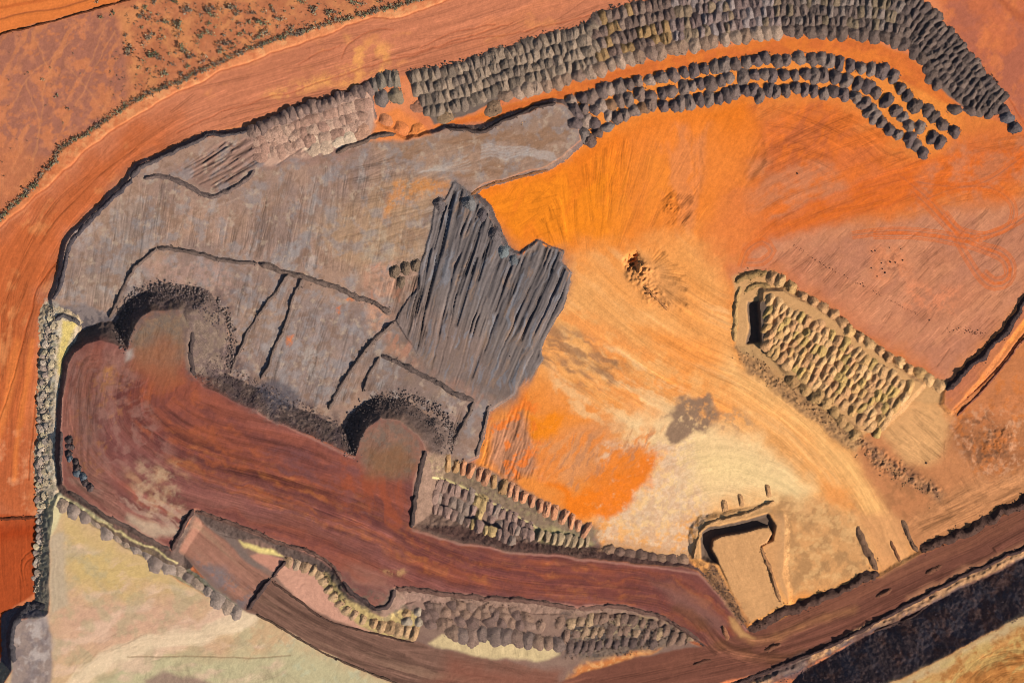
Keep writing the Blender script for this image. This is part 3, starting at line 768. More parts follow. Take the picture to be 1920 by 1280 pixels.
tracks("100,1000 300,1070 480,1155 740,1275 700,1300 120,1300", 200, ('path', PSW), (20, 120), 1.4, -0.07, 0.6, f=(0.85, 1.1), wob=0.25)
tracks("250,1236 480,1236 700,1290 260,1290", 120, ('dir', 78), (15, 60), 1.6, -0.12, 0.7, wob=0.5, f=(0.84, 1.1))
grain("240,1232 500,1228 740,1280 600,1300 240,1300", ('dir', 80), 0.08, 3, 30, h=0.08, seed=6, wob=16)
stroke("240,1229 300,1231 380,1229 480,1232 545,1228", 2.4, C(150, 122, 90), 0.7, 1.2, 1.5, h=-0.3)
paint("270,1272 310,1262 360,1268 400,1282 380,1300 280,1300", C(150, 116, 104), 6, 6, 0.8)
paint("96,1000 120,995 126,1130 100,1150 92,1120", C(196, 170, 140), 6, 5, 0.9)
grain("92,1000 126,1000 126,1150 90,1150", ('dir', 90), 0.12, 2.6, 70, h=0.08, seed=6)
ramp_g = P("24,1166 30,1162 62,1158 92,1156 100,1200 98,1300 95,1500 10,1500 20,1290")
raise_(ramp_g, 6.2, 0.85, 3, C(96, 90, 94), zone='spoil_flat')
paint(ramp_g, C(162, 138, 126), 4, 4)
grain(ramp_g, ('dir', 92), 0.14, 4, 60, h=0.1, seed=4)
mottle(ramp_g, C(196, 178, 168), 16, 0.2, 0.3, 5, 0.7)
mottle(ramp_g, C(120, 104, 104), 18, 0.2, 0.3, 6, 0.6)

ledge = P("455,1010 480,1008 540,1046 594,1072 608,1099 638,1142 682,1172 782,1198 850,1222 816,1211 776,1203 682,1181 614,1161 564,1127 510,1087 470,1050")
lower = P("366,968 378,976 420,1005 455,1012 482,1008 540,1046 600,1070 640,1110 680,1142 740,1140 800,1120 1000,1150 1200,1160 1320,1215 1044,1285 960,1340 800,1400 749,1282 648,1242 530,1178 463,1145 400,1100 338,1033")
raise_(lower, lambda x, y: 1.4 + 5.0 * sst(1150, 820, x), 0.8, 2, zone='access_road')
ar = P("338,1033 366,966 378,976 420,1010 462,1052 510,1085 564,1125 614,1159 682,1179 776,1201 850,1220 960,1240 1044,1262 1060,1340 800,1400 749,1282 715,1267 648,1240 591,1213 530,1176 480,1149 463,1145")
paint(lower, C(140, 108, 94), 3, 4, zone='access_road')
paint(ar, C(134, 96, 80), 3, 3, zone='access_road')
paint("340,1030 368,970 420,1012 505,1082 465,1140", C(168, 116, 96), 4, 4, 0.95)
ARC = P("360,1000 470,1095 560,1155 680,1210 800,1245 960,1270 1100,1290")
tracks(ar, 220, ('path', ARC), (60, 260), 1.7, -0.08, 0.7)
grain(ar, ('path', ARC), 0.16, 3.2, 130, h=0.08, seed=5, wob=4, tint=C(166, 126, 102))
mottle("360,1040 420,1060 480,1120 450,1140", C(120, 114, 116), 14, 0.0, 0.3, 5, 0.7)
paint("800,1285 850,1235 980,1245 1044,1262 1040,1300", C(142, 86, 68), 24, 14, 0.8)
grain("820,1290 840,1235 960,1245 960,1290", ('ring', 900, 1330, 60), 0.15, 3, 40, h=0.1, seed=8)
pink = P("515,1078 538,1050 560,1056 594,1076 610,1102 640,1145 684,1174 740,1196 676,1177 612,1156 562,1122")
paint(pink, C(214, 156, 130), 3, 4, zone='spoil_flat')
grain(pink, ('ring', 560, 1150, 40), 0.12, 3.2, 30, h=0.16, seed=5, wob=9)
paint("470,1040 490,1036 535,1050 516,1074 498,1066", C(204, 142, 118), 3, 3, zone='spoil_flat')
paint("378,976 420,1008 460,1050 498,1068 515,1076 470,1040 440,1008", C(130, 108, 98), 4, 5)
paint("448,1012 480,1024 520,1036 530,1044 500,1040 462,1026", C(236, 208, 132), 3, 5)
paint("80,940 108,925 160,950 210,982 160,962 120,955 100,990 92,1010 88,960", C(226, 206, 156), 4, 5, 0.9)
stroke("128,946 170,962 210,988 290,1030 336,1056", 3.5, C(232, 206, 144), 0.85, 2.0, 7)
# dump strip under the tip road
paint("740,1102 833,1111 960,1123 1078,1139 1160,1137 1246,1158 1310,1200 1180,1234 1060,1250 960,1236 850,1215 800,1190 720,1170 690,1150", C(146, 114, 98), 5, 6)
paint("735,1128 780,1105 840,1112 820,1150 760,1145", C(164, 128, 112), 8, 6, 0.8)
paint("806,1203 830,1186 870,1192 960,1205 1046,1212 1050,1228 1010,1238 960,1235 880,1226", C(216, 186, 138), 4, 5)
tracks("808,1205 870,1194 1046,1214 1010,1238 880,1226", 50, ('dir', 84), (10, 34), 1.8, -0.08, 0.8, f=(0.82, 1.12))
grain("800,1190 1050,1205 1040,1240 820,1215", ('dir', 82), 0.12, 3, 40, h=0.06, seed=6)
paint("612,1072 640,1105 680,1140 720,1152 760,1140 790,1150 778,1198 730,1190 680,1172 640,1144 612,1104 598,1074", C(206, 174, 116), 4, 6)
mottle("600,1065 800,1140 780,1200 640,1150", C(110, 96, 80), 8, 0.2, 0.2, 8, 0.7)
grain("960,1125 1080,1140 1060,1165 970,1150", ('dir', 108), 0.25, 3.4, 24, h=0.3, seed=9, wob=6)
paint("1060,1180 1160,1165 1280,1180 1310,1200 1180,1225 1080,1240", C(122, 102, 88), 6, 10, 0.9)
mottle("1080,1140 1250,1160 1290,1190 1080,1200", C(178, 150, 112), 8, 0.25, 0.25, 6, 0.7, stretch=(-8, 2.4))
mottle("1040,1150 1300,1180 1200,1230 1050,1230", C(88, 78, 74), 10, 0.15, 0.25, 7, 0.8, stretch=(-12, 2))
HT[win(P("1040,1140 1310,1230"), 5)] += 0.9 * np.abs(fbm(X / 9, Y / 6, 4, 8))[win(P("1040,1140 1310,1230"), 5)] * sst(6, -14, sdf(P("1050,1165 1160,1155 1290,1190 1190,1228 1060,1236"), win(P("1040,1140 1310,1230"), 5)))
paint("1075,1256 1100,1240 1180,1225 1240,1215 1180,1238 1110,1262 1060,1278", C(212, 128, 70), 6, 7)
mottle("1075,1256 1100,1240 1240,1213 1180,1238 1060,1278", C(236, 172, 110), 8, 0.1, 0.25, 9, 0.8)

# ------------------------------------------------------------------ the main haul road in the lower right
haul = P("1407,1186 1440,1170 1507,1140 1574,1112 1655,1078 1725,1038 1776,1021 1843,988 1920,947 2600,600 2600,700 1920,1030 1809,1076 1742,1113 1642,1166 1541,1217 1440,1258 1363,1276 1250,1330 1000,1450 800,1500 960,1320 1044,1282 1094,1260 1178,1236 1246,1223 1330,1209 1360,1200")
raise_(haul, 1.4, 0.6, 2, zone='haul_road')
paint(haul, C(126, 76, 60), 3, 3, zone='haul_road')
HC = P("800,1450 960,1310 1100,1275 1250,1245 1360,1222 1440,1205 1574,1155 1725,1083 1843,1030 1920,985 2600,650")
paint("1440,1174 1655,1082 1776,1025 1920,951 1920,985 1725,1070 1574,1140 1440,1195", C(136, 84, 62), 12, 6, 0.7)
tracks(haul, 260, ('path', HC), (80, 340), 1.3, -0.06, 0.85, wob=0.03)
grain(haul, ('path', HC), 0.14, 3.0, 160, h=0.06, seed=7, wob=3)
grain(haul, ('path', HC), 0.16, 11, 260, seed=2, wob=5, tint=C(142, 88, 66))
paint("1700,1120 1809,1066 1930,1015 1930,1028 1809,1078 1700,1130", C(196, 136, 98), 8, 5, 0.7)
paint("1220,1090 1300,1110 1370,1170 1350,1190 1290,1150", C(146, 100, 86), 14, 8, 0.6)
CURVE = P("1270,1140 1310,1165 1350,1210 1400,1228 1470,1232 1560,1222")
stroke(CURVE, 20, C(118, 74, 50), 0.55, 10, 5, smooth=True)
tracks("1260,1130 1330,1150 1370,1200 1480,1215 1570,1205 1570,1235 1400,1246 1330,1225", 60, ('path', CURVE), (60, 200), 2.0, -0.06, 0.8, f=(0.7, 1.3))
CURVE2 = P("1376,1160 1385,1186 1410,1200 1450,1195 1520,1170 1600,1140")
stroke(CURVE2, 14, C(158, 104, 68), 0.6, 8, 4, smooth=True)
tracks("1366,1150 1386,1150 1420,1185 1520,1150 1600,1125 1600,1150 1440,1214 1390,1210", 40, ('path', CURVE2), (50, 160), 1.8, -0.06, 0.8, f=(0.75, 1.25))
paint("1368,1156 1380,1160 1395,1185 1420,1196 1390,1196 1376,1180", C(206, 152, 96), 4, 5, 0.8)
# the sand road coming down to it
paint("1600,960 1660,960 1690,970 1712,1040 1655,1076", C(226, 158, 102), 14, 6, 0.85)
grain("1590,920 1660,920 1712,1040 1650,1078", ('path', SWEEP2), 0.2, 2.6, 80, h=0.08, seed=5)

# gully strip, light crest and the high dump beyond
gul = P("1310,1310 1440,1259 1541,1219 1642,1168 1742,1115 1809,1078 1920,1032 2600,700 2600,720 1920,1058 1809,1108 1709,1160 1640,1186 1574,1216 1490,1262 1400,1300 1300,1350")
paint(gul, C(120, 84, 70), 2, 3, zone='embankment')
CREST = P("1380,1300 1440,1272 1490,1250 1574,1206 1628,1176 1675,1160 1736,1127 1809,1090 1873,1062 1920,1040 2000,1000 2600,700")
sl = win(CREST, 40)
_d, _u, _v = lined(CREST, sl, 4)
HT[sl] += 2.2 * np.clip(1 - _d / 13, 0, 1) * (0.8 + 0.5 * fbm(_u / 8, _v / 10, 3, 5))
_a = sst(9, 4, _d)[..., None]
ALB[sl] = ALB[sl] * (1 - _a) + C(196, 146, 104) * _a
hd = P("1622,1296 1705,1256 1755,1233 1790,1212 1840,1186 1915,1152 2000,1112 2700,760 2700,2300 1200,2300 1560,1330")
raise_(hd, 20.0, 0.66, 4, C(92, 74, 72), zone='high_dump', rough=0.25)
paint(hd, C(204, 152, 92), 3, 4, zone='high_dump')
mottle("1380,1280 1628,1180 1920,1046 1965,1040 1965,1130 1760,1220 1640,1275", C(90, 80, 84), 30, 0.05, 0.2, 8, 0.8)
mottle("1380,1280 1628,1180 1920,1046 1965,1040 1965,1130 1760,1220 1640,1275", C(110, 74, 62), 24, 0.2, 0.2, 5, 0.7)
mottle("1380,1280 1628,1180 1920,1046 1965,1040 1965,1130 1760,1220 1640,1275", C(132, 100, 90), 5, 0.3, 0.25, 7, 0.6)
paint("1622,1296 1755,1233 1915,1152 1960,1140 1930,1165 1780,1235 1660,1296", C(202, 172, 128), 8, 8, 0.8)
paint("1790,1250 1960,1180 1960,1330 1740,1330", C(200, 126, 62), 22, 16, 0.8)
mottle("1640,1300 1790,1220 1960,1150 1960,1300", C(206, 172, 104), 16, 0.2, 0.3, 9, 0.6, stretch=(-28, 2))
mottle("1640,1300 1790,1220 1960,1150 1960,1300", C(168, 104, 52), 14, 0.2, 0.3, 4, 0.7)
tracks("1700,1290 1830,1225 1960,1170 1960,1290", 60, ('ring', 1900, 1340), (30, 120), 1.8, -0.2, 0.8)
grain("1630,1300 1790,1214 1960,1130 1960,1300", ('dir', -28), 0.14, 3, 40, h=0.16, seed=12, wob=12)

# ------------------------------------------------------------------ sand tip head with its trench, and the sand dump's bench
rampS = P("1338,1014 1352,1006 1400,996 1438,988 1446,1000 1436,1016 1424,1022 1446,1070 1468,1130 1404,1168 1372,1108 1348,1052 1336,1030")
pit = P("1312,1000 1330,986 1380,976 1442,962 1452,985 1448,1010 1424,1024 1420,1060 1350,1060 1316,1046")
raise_("1306,1046 1306,1000 1322,976 1380,958 1446,940 1470,960 1470,1080 1480,1130 1404,1172 1330,1070", lambda x, y: 0.4 + 1.6 * sst(945, 975, y), 0.5, 3)
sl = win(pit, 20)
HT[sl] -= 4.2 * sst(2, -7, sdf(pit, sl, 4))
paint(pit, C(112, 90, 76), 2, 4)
raise_(rampS, lambda x, y: 3.4 - 1.8 * sst(1040, 1170, y), 5.0, 1.5, zone='sand_floor', rough=0.1)
paint("1300,1050 1306,1000 1322,976 1380,958 1446,940 1450,960 1380,976 1330,986 1312,1000 1316,1046", C(204, 156, 106), 3, 4, 0.8)
paint("1448,960 1470,960 1470,1080 1480,1130 1440,1060 1426,1020 1448,1008", C(206, 152, 104), 5, 5, 0.7)
paint(rampS, C(216, 158, 104), 4, 4)
grain(rampS, ('dir', 68), 0.14, 3, 40, h=0.08, seed=8)
paint("1340,1056 1372,1112 1402,1168 1392,1172 1356,1125 1318,1080", C(164, 118, 84), 5, 6, 0.9)
mottle("1310,1050 1345,1050 1402,1168 1392,1172 1320,1080", C(110, 80, 62), 6, 0.1, 0.2, 5, 0.7)
paint("1376,520 1400,508 1446,506 1500,545 1560,585 1640,640 1710,684 1774,722 1768,760 1700,750 1650,810 1602,822 1540,756 1480,708 1380,650", C(212, 158, 104), 5, 5, zone='sand_floor')
raise_("1432,548 1470,545 1560,600 1640,660 1730,722 1690,765 1645,805 1610,800 1540,742 1480,700 1434,640", 2.6, 1.0, 3, C(206, 154, 104), zone='sand_floor')
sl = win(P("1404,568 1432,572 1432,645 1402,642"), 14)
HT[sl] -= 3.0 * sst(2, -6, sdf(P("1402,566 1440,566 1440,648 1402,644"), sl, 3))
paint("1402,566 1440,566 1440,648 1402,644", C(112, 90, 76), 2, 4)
raise_("1424,568 1436,560 1462,566 1462,640 1440,650 1428,646", 3.0, 5.0, 2, zone='sand_floor', rough=0.1)
paint("1380,650 1430,645 1500,712 1560,760 1600,800 1620,830 1590,812 1500,742 1430,690", C(196, 150, 100), 6, 6, 0.8)
BK = P("1380,648 1425,680 1500,735 1560,780 1620,830 1600,845 1540,800 1480,755 1400,690")
paint(BK, C(178, 134, 92), 6, 8, 0.8)
mottle(BK, C(130, 96, 68), 7, 0.1, 0.25, 6, 0.7)
HT[win(BK, 5)] += 0.8 * np.abs(fbm(X[win(BK, 5)] / 8, Y[win(BK, 5)] / 8, 3, 5)) * sst(5, -8, sdf(BK, win(BK, 5), 3))
tracks("1640,800 1700,760 1760,760 1780,860 1700,880", 60, ('dir', 40), (20, 80), 1.6, -0.08, 0.7)
paint("1600,800 1650,850 1700,885 1770,920 1760,940 1700,905 1640,870", C(180, 128, 88), 8, 8, 0.8)
mottle("1590,800 1650,840 1770,920 1760,940 1640,880", C(120, 84, 64), 8, 0.15, 0.25, 7, 0.8)
HT[win(P("1590,800 1770,940"), 4)] += 1.3 * np.abs(fbm(X / 9, Y / 9, 3, 4))[win(P("1590,800 1770,940"), 4)] * sst(5, -8, sdf(P("1595,805 1650,838 1765,915 1755,932 1640,880"), win(P("1590,800 1770,940"), 4)))
paint("770,140 850,124 933,100 1027,70 1104,48 1132,22 1229,0 1340,-16 1440,-24 1560,-28 1660,-24 1724,2 1774,54 1812,97 1858,154 1882,184 1850,216 1804,200 1758,160 1734,118 1704,86 1650,72 1560,62 1440,62 1363,74 1246,97 1150,120 1110,134 1045,156 950,180 872,216 814,232", C(122, 103, 92), 2, 4)
# cream strip of half-levelled heaps
paint("480,245 547,212 614,190 695,168 700,215 690,262 640,275 540,300 500,310", C(204, 160, 136), 5, 6)
paint("560,268 600,248 668,236 664,262 610,272 570,284", C(232, 196, 164), 4, 5, 0.9)
paint("690,262 700,225 745,205 800,235 806,254 770,262", C(240, 138, 72), 6, 6, 0.95)
mottle("480,245 690,168 690,262 540,300", C(120, 92, 82), 8, 0.25, 0.2, 9, 0.6)

# broken hollow, small relief everywhere
def lump(cx, cy, r, h, sc=9, sd=3):
    q = np.array([[cx - r, cy - r], [cx + r, cy + r]], f4)
    s = win(q, 4)
    HT[s] += h * np.clip(1 - np.hypot(X[s] - cx, Y[s] - cy) / r, 0, 1) * (0.4 + np.abs(fbm(X[s] / sc, Y[s] / sc, 4, sd)) * 1.5)
lump(1204, 516, 34, 2.6, 11); lump(1186, 492, 20, -5.5, 9); lump(1192, 476, 9, -2.5, 6); lump(1212, 505, 16, 1.6, 6); lump(1222, 550, 26, 1.6, 8); lump(1250, 570, 16, 0.9, 6)
tracks("1190,455 1240,460 1290,500 1290,590 1230,560 1215,500", 60, ('polar', 1205, 510), (15, 45), 1.6, -0.35, 0.8, darks=0.9)
tracks("1230,350 1300,360 1290,440 1230,430", 40, ('dir', -50), (10, 50), 1.8, -0.25, 0.8, darks=0.9); lump(1870, 830, 40, 1.2, 10, 5); lump(1886, 812, 10, 1.4); lump(1898, 820, 9, 1.2)
lump(1265, 385, 24, 0.9, 7, 7)
HT += 0.05 * fbm(X / 6, Y / 6, 3, 3) + 0.022 * fbm(X / 2.6, Y / 2.6, 2, 8)
ALB *= (1 + 0.06 * fbm(X / 9, Y / 9, 4, 4) + 0.06 * fbm(X / 2.5, Y / 2.5, 2, 6))[..., None]
ALB[:] = np.clip(ALB, 0.004, 0.85)
print("land painted", round(time.time() - T0, 1))
# ================================================================== materials and mesh helpers
def ground_mat(name, bump=0.35, s1=0.9, s2=0.22, source='Col', var=0.22, rock=0.0):
    m = bpy.data.materials.new(name); m.use_nodes = True
    nt = m.node_tree; N, L = nt.nodes, nt.links
    b = N["Principled BSDF"]
    b.inputs["Roughness"].default_value = 0.95
    b.inputs["Specular IOR Level"].default_value = 0.12
    if source == 'Col':
        at = N.new("ShaderNodeAttribute"); at.attribute_name = 'Col'; col = at.outputs["Color"]
    else:
        oi = N.new("ShaderNodeObjectInfo"); col = oi.outputs["Color"]
    geo = N.new("ShaderNodeNewGeometry")
    def noise(sc, det, rough=0.6):
        n = N.new("ShaderNodeTexNoise"); n.inputs["Scale"].default_value = sc; n.inputs["Detail"].default_value = det
        n.inputs["Roughness"].default_value = rough
        L.new(geo.outputs["Position"], n.inputs["Vector"]); return n
    n1, n2 = noise(s1, 4), noise(s2, 3)
    r1 = N.new("ShaderNodeMapRange"); r1.inputs[1].default_value = 0.25; r1.inputs[2].default_value = 0.75
    r1.inputs[3].default_value = 1 - var; r1.inputs[4].default_value = 1 + var
    L.new(n1.outputs[0], r1.inputs[0])
    r2 = N.new("ShaderNodeMapRange"); r2.inputs[1].default_value = 0.3; r2.inputs[2].default_value = 0.7
    r2.inputs[3].default_value = 1 - var * 0.5; r2.inputs[4].default_value = 1 + var * 0.5
    L.new(n2.outputs[0], r2.inputs[0])
    mu = N.new("ShaderNodeMath"); mu.operation = 'MULTIPLY'
    L.new(r1.outputs[0], mu.inputs[0]); L.new(r2.outputs[0], mu.inputs[1])
    vm = N.new("ShaderNodeVectorMath"); vm.operation = 'SCALE'
    L.new(col, vm.inputs[0]); L.new(mu.outputs[0], vm.inputs["Scale"])
    L.new(vm.outputs[0], b.inputs["Base Color"])
    bp = N.new("ShaderNodeBump"); bp.inputs["Strength"].default_value = 1.0; bp.inputs["Distance"].default_value = bump
    h = n1.outputs[0]
    if rock:
        v = N.new("ShaderNodeTexVoronoi"); v.inputs["Scale"].default_value = rock
        L.new(geo.outputs["Position"], v.inputs["Vector"])
        ad = N.new("ShaderNodeMath"); ad.operation = 'MULTIPLY_ADD'; ad.inputs[1].default_value = -0.8
        L.new(v.outputs[0], ad.inputs[0]); L.new(h, ad.inputs[2]); h = ad.outputs[0]
    L.new(h, bp.inputs["Height"]); L.new(bp.outputs[0], b.inputs["Normal"])
    return m


M_EARTH = ground_mat("earth", 0.05, 1.6, 0.4, var=0.11)
M_SLOPE = ground_mat("tipped_spoil", 0.10, 1.6, 0.25, var=0.34, rock=2.0)
M_HEAP = ground_mat("heap_spoil", 0.22, 1.3, 0.35, 'Object', 0.34, rock=1.3)
M_HEAPC = ground_mat("heap_spoil_mass", 0.22, 1.3, 0.35, 'Col', 0.34, rock=1.3)
M_ROCK = ground_mat("rock", 0.3, 1.5, 0.5, 'Object', 0.3)
M_ROCKC = ground_mat("rock_mass", 0.3, 1.5, 0.5, 'Col', 0.3)


def new_mesh(name, V, F, mat, col=None, smooth=True):
    """V (n,3); F (m,k) array of quads or triangles"""
    me = bpy.data.meshes.new(name)
    V = np.ascontiguousarray(V, f4); F = np.ascontiguousarray(F, np.int32)
    k = F.shape[1]
    me.vertices.add(len(V)); me.vertices.foreach_set("co", V.ravel())
    me.loops.add(F.size); me.loops.foreach_set("vertex_index", F.ravel())
    me.polygons.add(len(F)); me.polygons.foreach_set("loop_start", np.arange(0, F.size, k, dtype=np.int32))
    if smooth: me.polygons.foreach_set("use_smooth", np.ones(len(F), bool))
    me.update(calc_edges=True)
    if col is not None:
        a = me.color_attributes.new('Col', 'FLOAT_COLOR', 'POINT')
        c = np.ones((len(V), 4), f4); c[:, :3] = col
        a.data.foreach_set("color", c.ravel())
    me.materials.append(mat)
    return me


def add(name, me, loc=(0, 0, 0), rz=0.0, scale=(1, 1, 1), label=None, cat=None, group=None, kind=None, parent=None, color=None):
    o = bpy.data.objects.new(name, me)
    scene.collection.objects.link(o)
    o.location = loc; o.rotation_euler = (0, 0, rz); o.scale = scale
    if parent is not None: o.parent = parent
    if label: o['label'] = label
    if cat: o['category'] = cat
    if group: o['group'] = group
    if kind: o['kind'] = kind
    if color is not None: o.color = (float(color[0]), float(color[1]), float(color[2]), 1)
    return o


# ------------------------------------------------------------------ the ground sheet, split by kind of ground (the pieces share their edges)
VX = np.stack([wx(X), wy(Y), HT], -1).reshape(-1, 3)
ii, jj = np.meshgrid(np.arange(NY - 1), np.arange(NX - 1), indexing='ij')
i0 = (ii * NX + jj)
QUADS = np.stack([i0 + NX, i0 + NX + 1, i0 + 1, i0], -1).reshape(-1, 4)
ZF = ZID[:-1, :-1].ravel()
CV = ALB.reshape(-1, 3)
for z, zn in enumerate(ZONES):
    q = QUADS[ZF == z]
    if not len(q): continue
    used = np.zeros(NX * NY, bool); used[q.ravel()] = True
    remap = np.cumsum(used) - 1
    me = new_mesh(zn, VX[used], remap[q], M_SLOPE if zn == 'embankment' else M_EARTH, CV[used])
    o = add(zn, me, kind='structure')
print("ground built", round(time.time() - T0, 1))
# ================================================================== SPOIL HEAPS
ONES = ("zero first second third fourth fifth sixth seventh eighth ninth tenth eleventh twelfth thirteenth fourteenth fifteenth sixteenth "
        "seventeenth eighteenth nineteenth").split()
TENS = {20: ("twentieth", "twenty"), 30: ("thirtieth", "thirty"), 40: ("fortieth", "forty"), 50: ("fiftieth", "fifty"),
        60: ("sixtieth", "sixty"), 70: ("seventieth", "seventy"), 80: ("eightieth", "eighty"), 90: ("ninetieth", "ninety")}


def nth(n):
    if n < 20: return ONES[n]
    if n >= 100: return "hundredth" if n == 100 else "hundred-and-" + nth(n - 100)
    t = n // 10 * 10
    return TENS[t][0] if n == t else TENS[t][1] + "-" + ONES[n - t]


def heap_geo(ell, nr, na, seed, flat=0.0):
    """a tipped truckload of radius 1 (half length 1+ell along y), height about 1"""
    r = np.random.RandomState(seed)
    ph = r.rand(6) * 6.28
    V = [(0, 0, 0)]
    th = np.arange(na) / na * 2 * math.pi
    ro = 1 + 0.09 * np.sin(2 * th + ph[0]) + 0.08 * np.sin(3 * th + ph[1]) + 0.05 * np.sin(5 * th + ph[2]) + 0.05 * r.randn(na)
    cx, cy = np.cos(th), np.sin(th)
    bend = 0.22 * r.randn()
    top = None
    rr = np.concatenate([np.linspace(0.14, 1.0, nr), [1.12]])
    pts = [np.zeros((1, 2))]
    for q in rr:
        pts.append(np.stack([cx * ro * q, cy * ro * q + np.sign(cy) * ell * q], 1))
    pts = np.vstack(pts)
    L = 1 + ell
    qf = np.concatenate([[0.0], np.repeat(rr, na)])
    yn = pts[:, 1] / (np.concatenate([[1.0], np.tile(ro, len(rr))]) * L)
    ya = np.maximum(np.abs(yn) * L - ell, 0)
    wy_ = np.sqrt(np.clip(1 - ya ** 2, 0.01, 1)) * np.concatenate([[1.0], np.tile(ro, len(rr))])
    xr = pts[:, 0] - bend * (1 - yn ** 2) * (1 - qf)
    z = np.clip(1.02 - (np.abs(xr / wy_) + 1e-4) ** 1.22, 0, 1) * np.where(yn > 0, (1 - np.clip(yn, 0, 1) ** 4.5) ** 0.8, 1 - np.clip(-yn, 0, 1) ** 2.6)
    z = np.minimum(z, 1.25 * (1 - qf) + 0.0)
    z = z * (1 + 0.26 * np.clip(yn, -1, 1))
    if flat: z = np.minimum(z, flat + 0.10 * pts[:, 0] + 0.06 * np.sin(pts[:, 1] * 5 + ph[3]))
    z += 0.055 * r.randn(len(z)) * (np.concatenate([[0], np.repeat(rr, na)]) < 0.95)
    z[-na:] = -0.22
    V = np.column_stack([pts, z])
    F = []
    for a in range(na): F.append((0, 1 + a, 1 + (a + 1) % na))
    for k in range(len(rr) - 1):
        for a in range(na):
            p, q = 1 + k * na + a, 1 + k * na + (a + 1) % na
            F.append((p, p + na, q + na)); F.append((p, q + na, q))
    return V.astype(f4), np.array(F, np.int32)


ELL = [0.05, 0.35, 0.7, 1.1, 1.6]
GEO_HI = {(e, s, fl): heap_geo(ELL[e], 7, 24, 10 * e + s, fl) for e in range(5) for s in range(4) for fl in (0.0,)}
GEO_LO = {(e, s, fl): heap_geo(ELL[e], 5, 16, 10 * e + s, fl) for e in range(5) for s in range(4) for fl in (0.0,)}
for e in range(5):
    for s in range(2):
        GEO_HI[(e, s, 0.5)] = heap_geo(ELL[e], 7, 24, 77 + 10 * e + s, 0.5)
        GEO_LO[(e, s, 0.5)] = heap_geo(ELL[e], 5, 16, 77 + 10 * e + s, 0.5)

ROCK_V = np.array([(0, 0, 1), (0.9, 0, 0.1), (0.25, 0.85, 0.15), (-0.75, 0.5, 0), (-0.7, -0.55, 0.2), (0.3, -0.9, 0.05), (0, 0, -0.6)], f4)
ROCK_F = np.array([(0, 1, 2), (0, 2, 3), (0, 3, 4), (0, 4, 5), (0, 5, 1), (6, 2, 1), (6, 3, 2), (6, 4, 3), (6, 5, 4), (6, 1, 5)], np.int32)


def rocks_geo(pos, size, seed=0):
    r = np.random.RandomState(seed)
    n = len(pos)
    a = r.rand(n) * 6.28
    c, s = np.cos(a), np.sin(a)
    sc = np.asarray(size)[:, None] * (0.7 + 0.6 * r.rand(n, 3))
    v = ROCK_V[None] * sc[:, None, :] * (0.8 + 0.4 * r.rand(n, 7, 1))
    x = v[..., 0] * c[:, None] - v[..., 1] * s[:, None]; y = v[..., 0] * s[:, None] + v[..., 1] * c[:, None]
    V = np.stack([x, y, v[..., 2]], -1) + np.asarray(pos)[:, None, :]
    F = ROCK_F[None] + (np.arange(n) * 7)[:, None, None]
    return V.reshape(-1, 3).astype(f4), F.reshape(-1, 3).astype(np.int32)


HEAPS = []
HEAP_K = 0.98          # the colours above were read off flanks that face the sun


def row(pts, pitch, w, l, h, cols, rowname, group, desc, jit=1.0, ang=None, end="western", lift=0.0, flat=0.0, smooth=True, exact=False, dense=False, rocky=0.5, prio=0.0):
    """heaps tipped side by side along a line; w across and l deep in photo pixels, h metres"""
    if isinstance(pts, str): pts = P(pts)
    if exact:
        q = pts
        tang = np.gradient(q, axis=0)
    else:
        s = smooth_line(pts, 3.0) if smooth else pts
        seg = np.hypot(*np.diff(s, axis=0).T); cum = np.concatenate([[0], np.cumsum(seg)])
        n = max(2, int(cum[-1] / pitch) + 1)
        t = np.linspace(0, cum[-1], n) + rng.uniform(-0.18, 0.18, n) * pitch
        q = np.stack([np.interp(t, cum, s[:, 0]), np.interp(t, cum, s[:, 1])], 1)
        tang = np.stack([np.interp(t + 3, cum, s[:, 0]) - np.interp(t - 3, cum, s[:, 0]), np.interp(t + 3, cum, s[:, 1]) - np.interp(t - 3, cum, s[:, 1])], 1)
    n = len(q)
    for i in range(n):
        if dense and rng.rand() < 0.015: continue
        x, y = q[i] + rng.uniform(-1, 1, 2) * (jit * 1.3)
        a = math.degrees(math.atan2(-tang[i][1], tang[i][0]))      # heading of the row in plan (y up)
        rot = a if ang is None else ang
        rot += rng.normal(0, 7)
        col = cols[rng.randint(len(cols))] if not callable(cols) else cols(x, y)
        k = rng.uniform(0.86, 1.12)
        HEAPS.append(dict(x=float(x), y=float(y), w=w * rng.uniform(0.78, 1.24), l=l * rng.uniform(0.78, 1.2), h=h * rng.uniform(0.72, 1.18) * 0.97, rot=rot,
                          col=np.clip(col * k * (HEAP_K if col[0] < 0.3 else 0.82), 0.006, 0.8), label="%s, %s from the %s end of %s" % (desc, nth(i + 1), end, rowname) if len(rowname.split()) < 7 else "%s, %s from %s end of %s" % (desc, nth(i + 1), end, rowname), group=group,
                          lift=lift, flat=flat, rocky=rocky, prio=prio, dense=dense))


def one(x, y, w, l, h, col, rot, label, group, flat=0.0, rocky=0.5):
    HEAPS.append(dict(x=x, y=y, w=w, l=l, h=h * 0.97, rot=rot, col=col * HEAP_K, label=label, group=group, lift=0, flat=flat, rocky=rocky, prio=50, dense=False))


DK = [C(118, 98, 90), C(108, 90, 86), C(128, 108, 98), C(102, 86, 82), C(134, 114, 104)]
DKR = [C(106, 88, 80), C(98, 82, 78), C(114, 94, 86)]
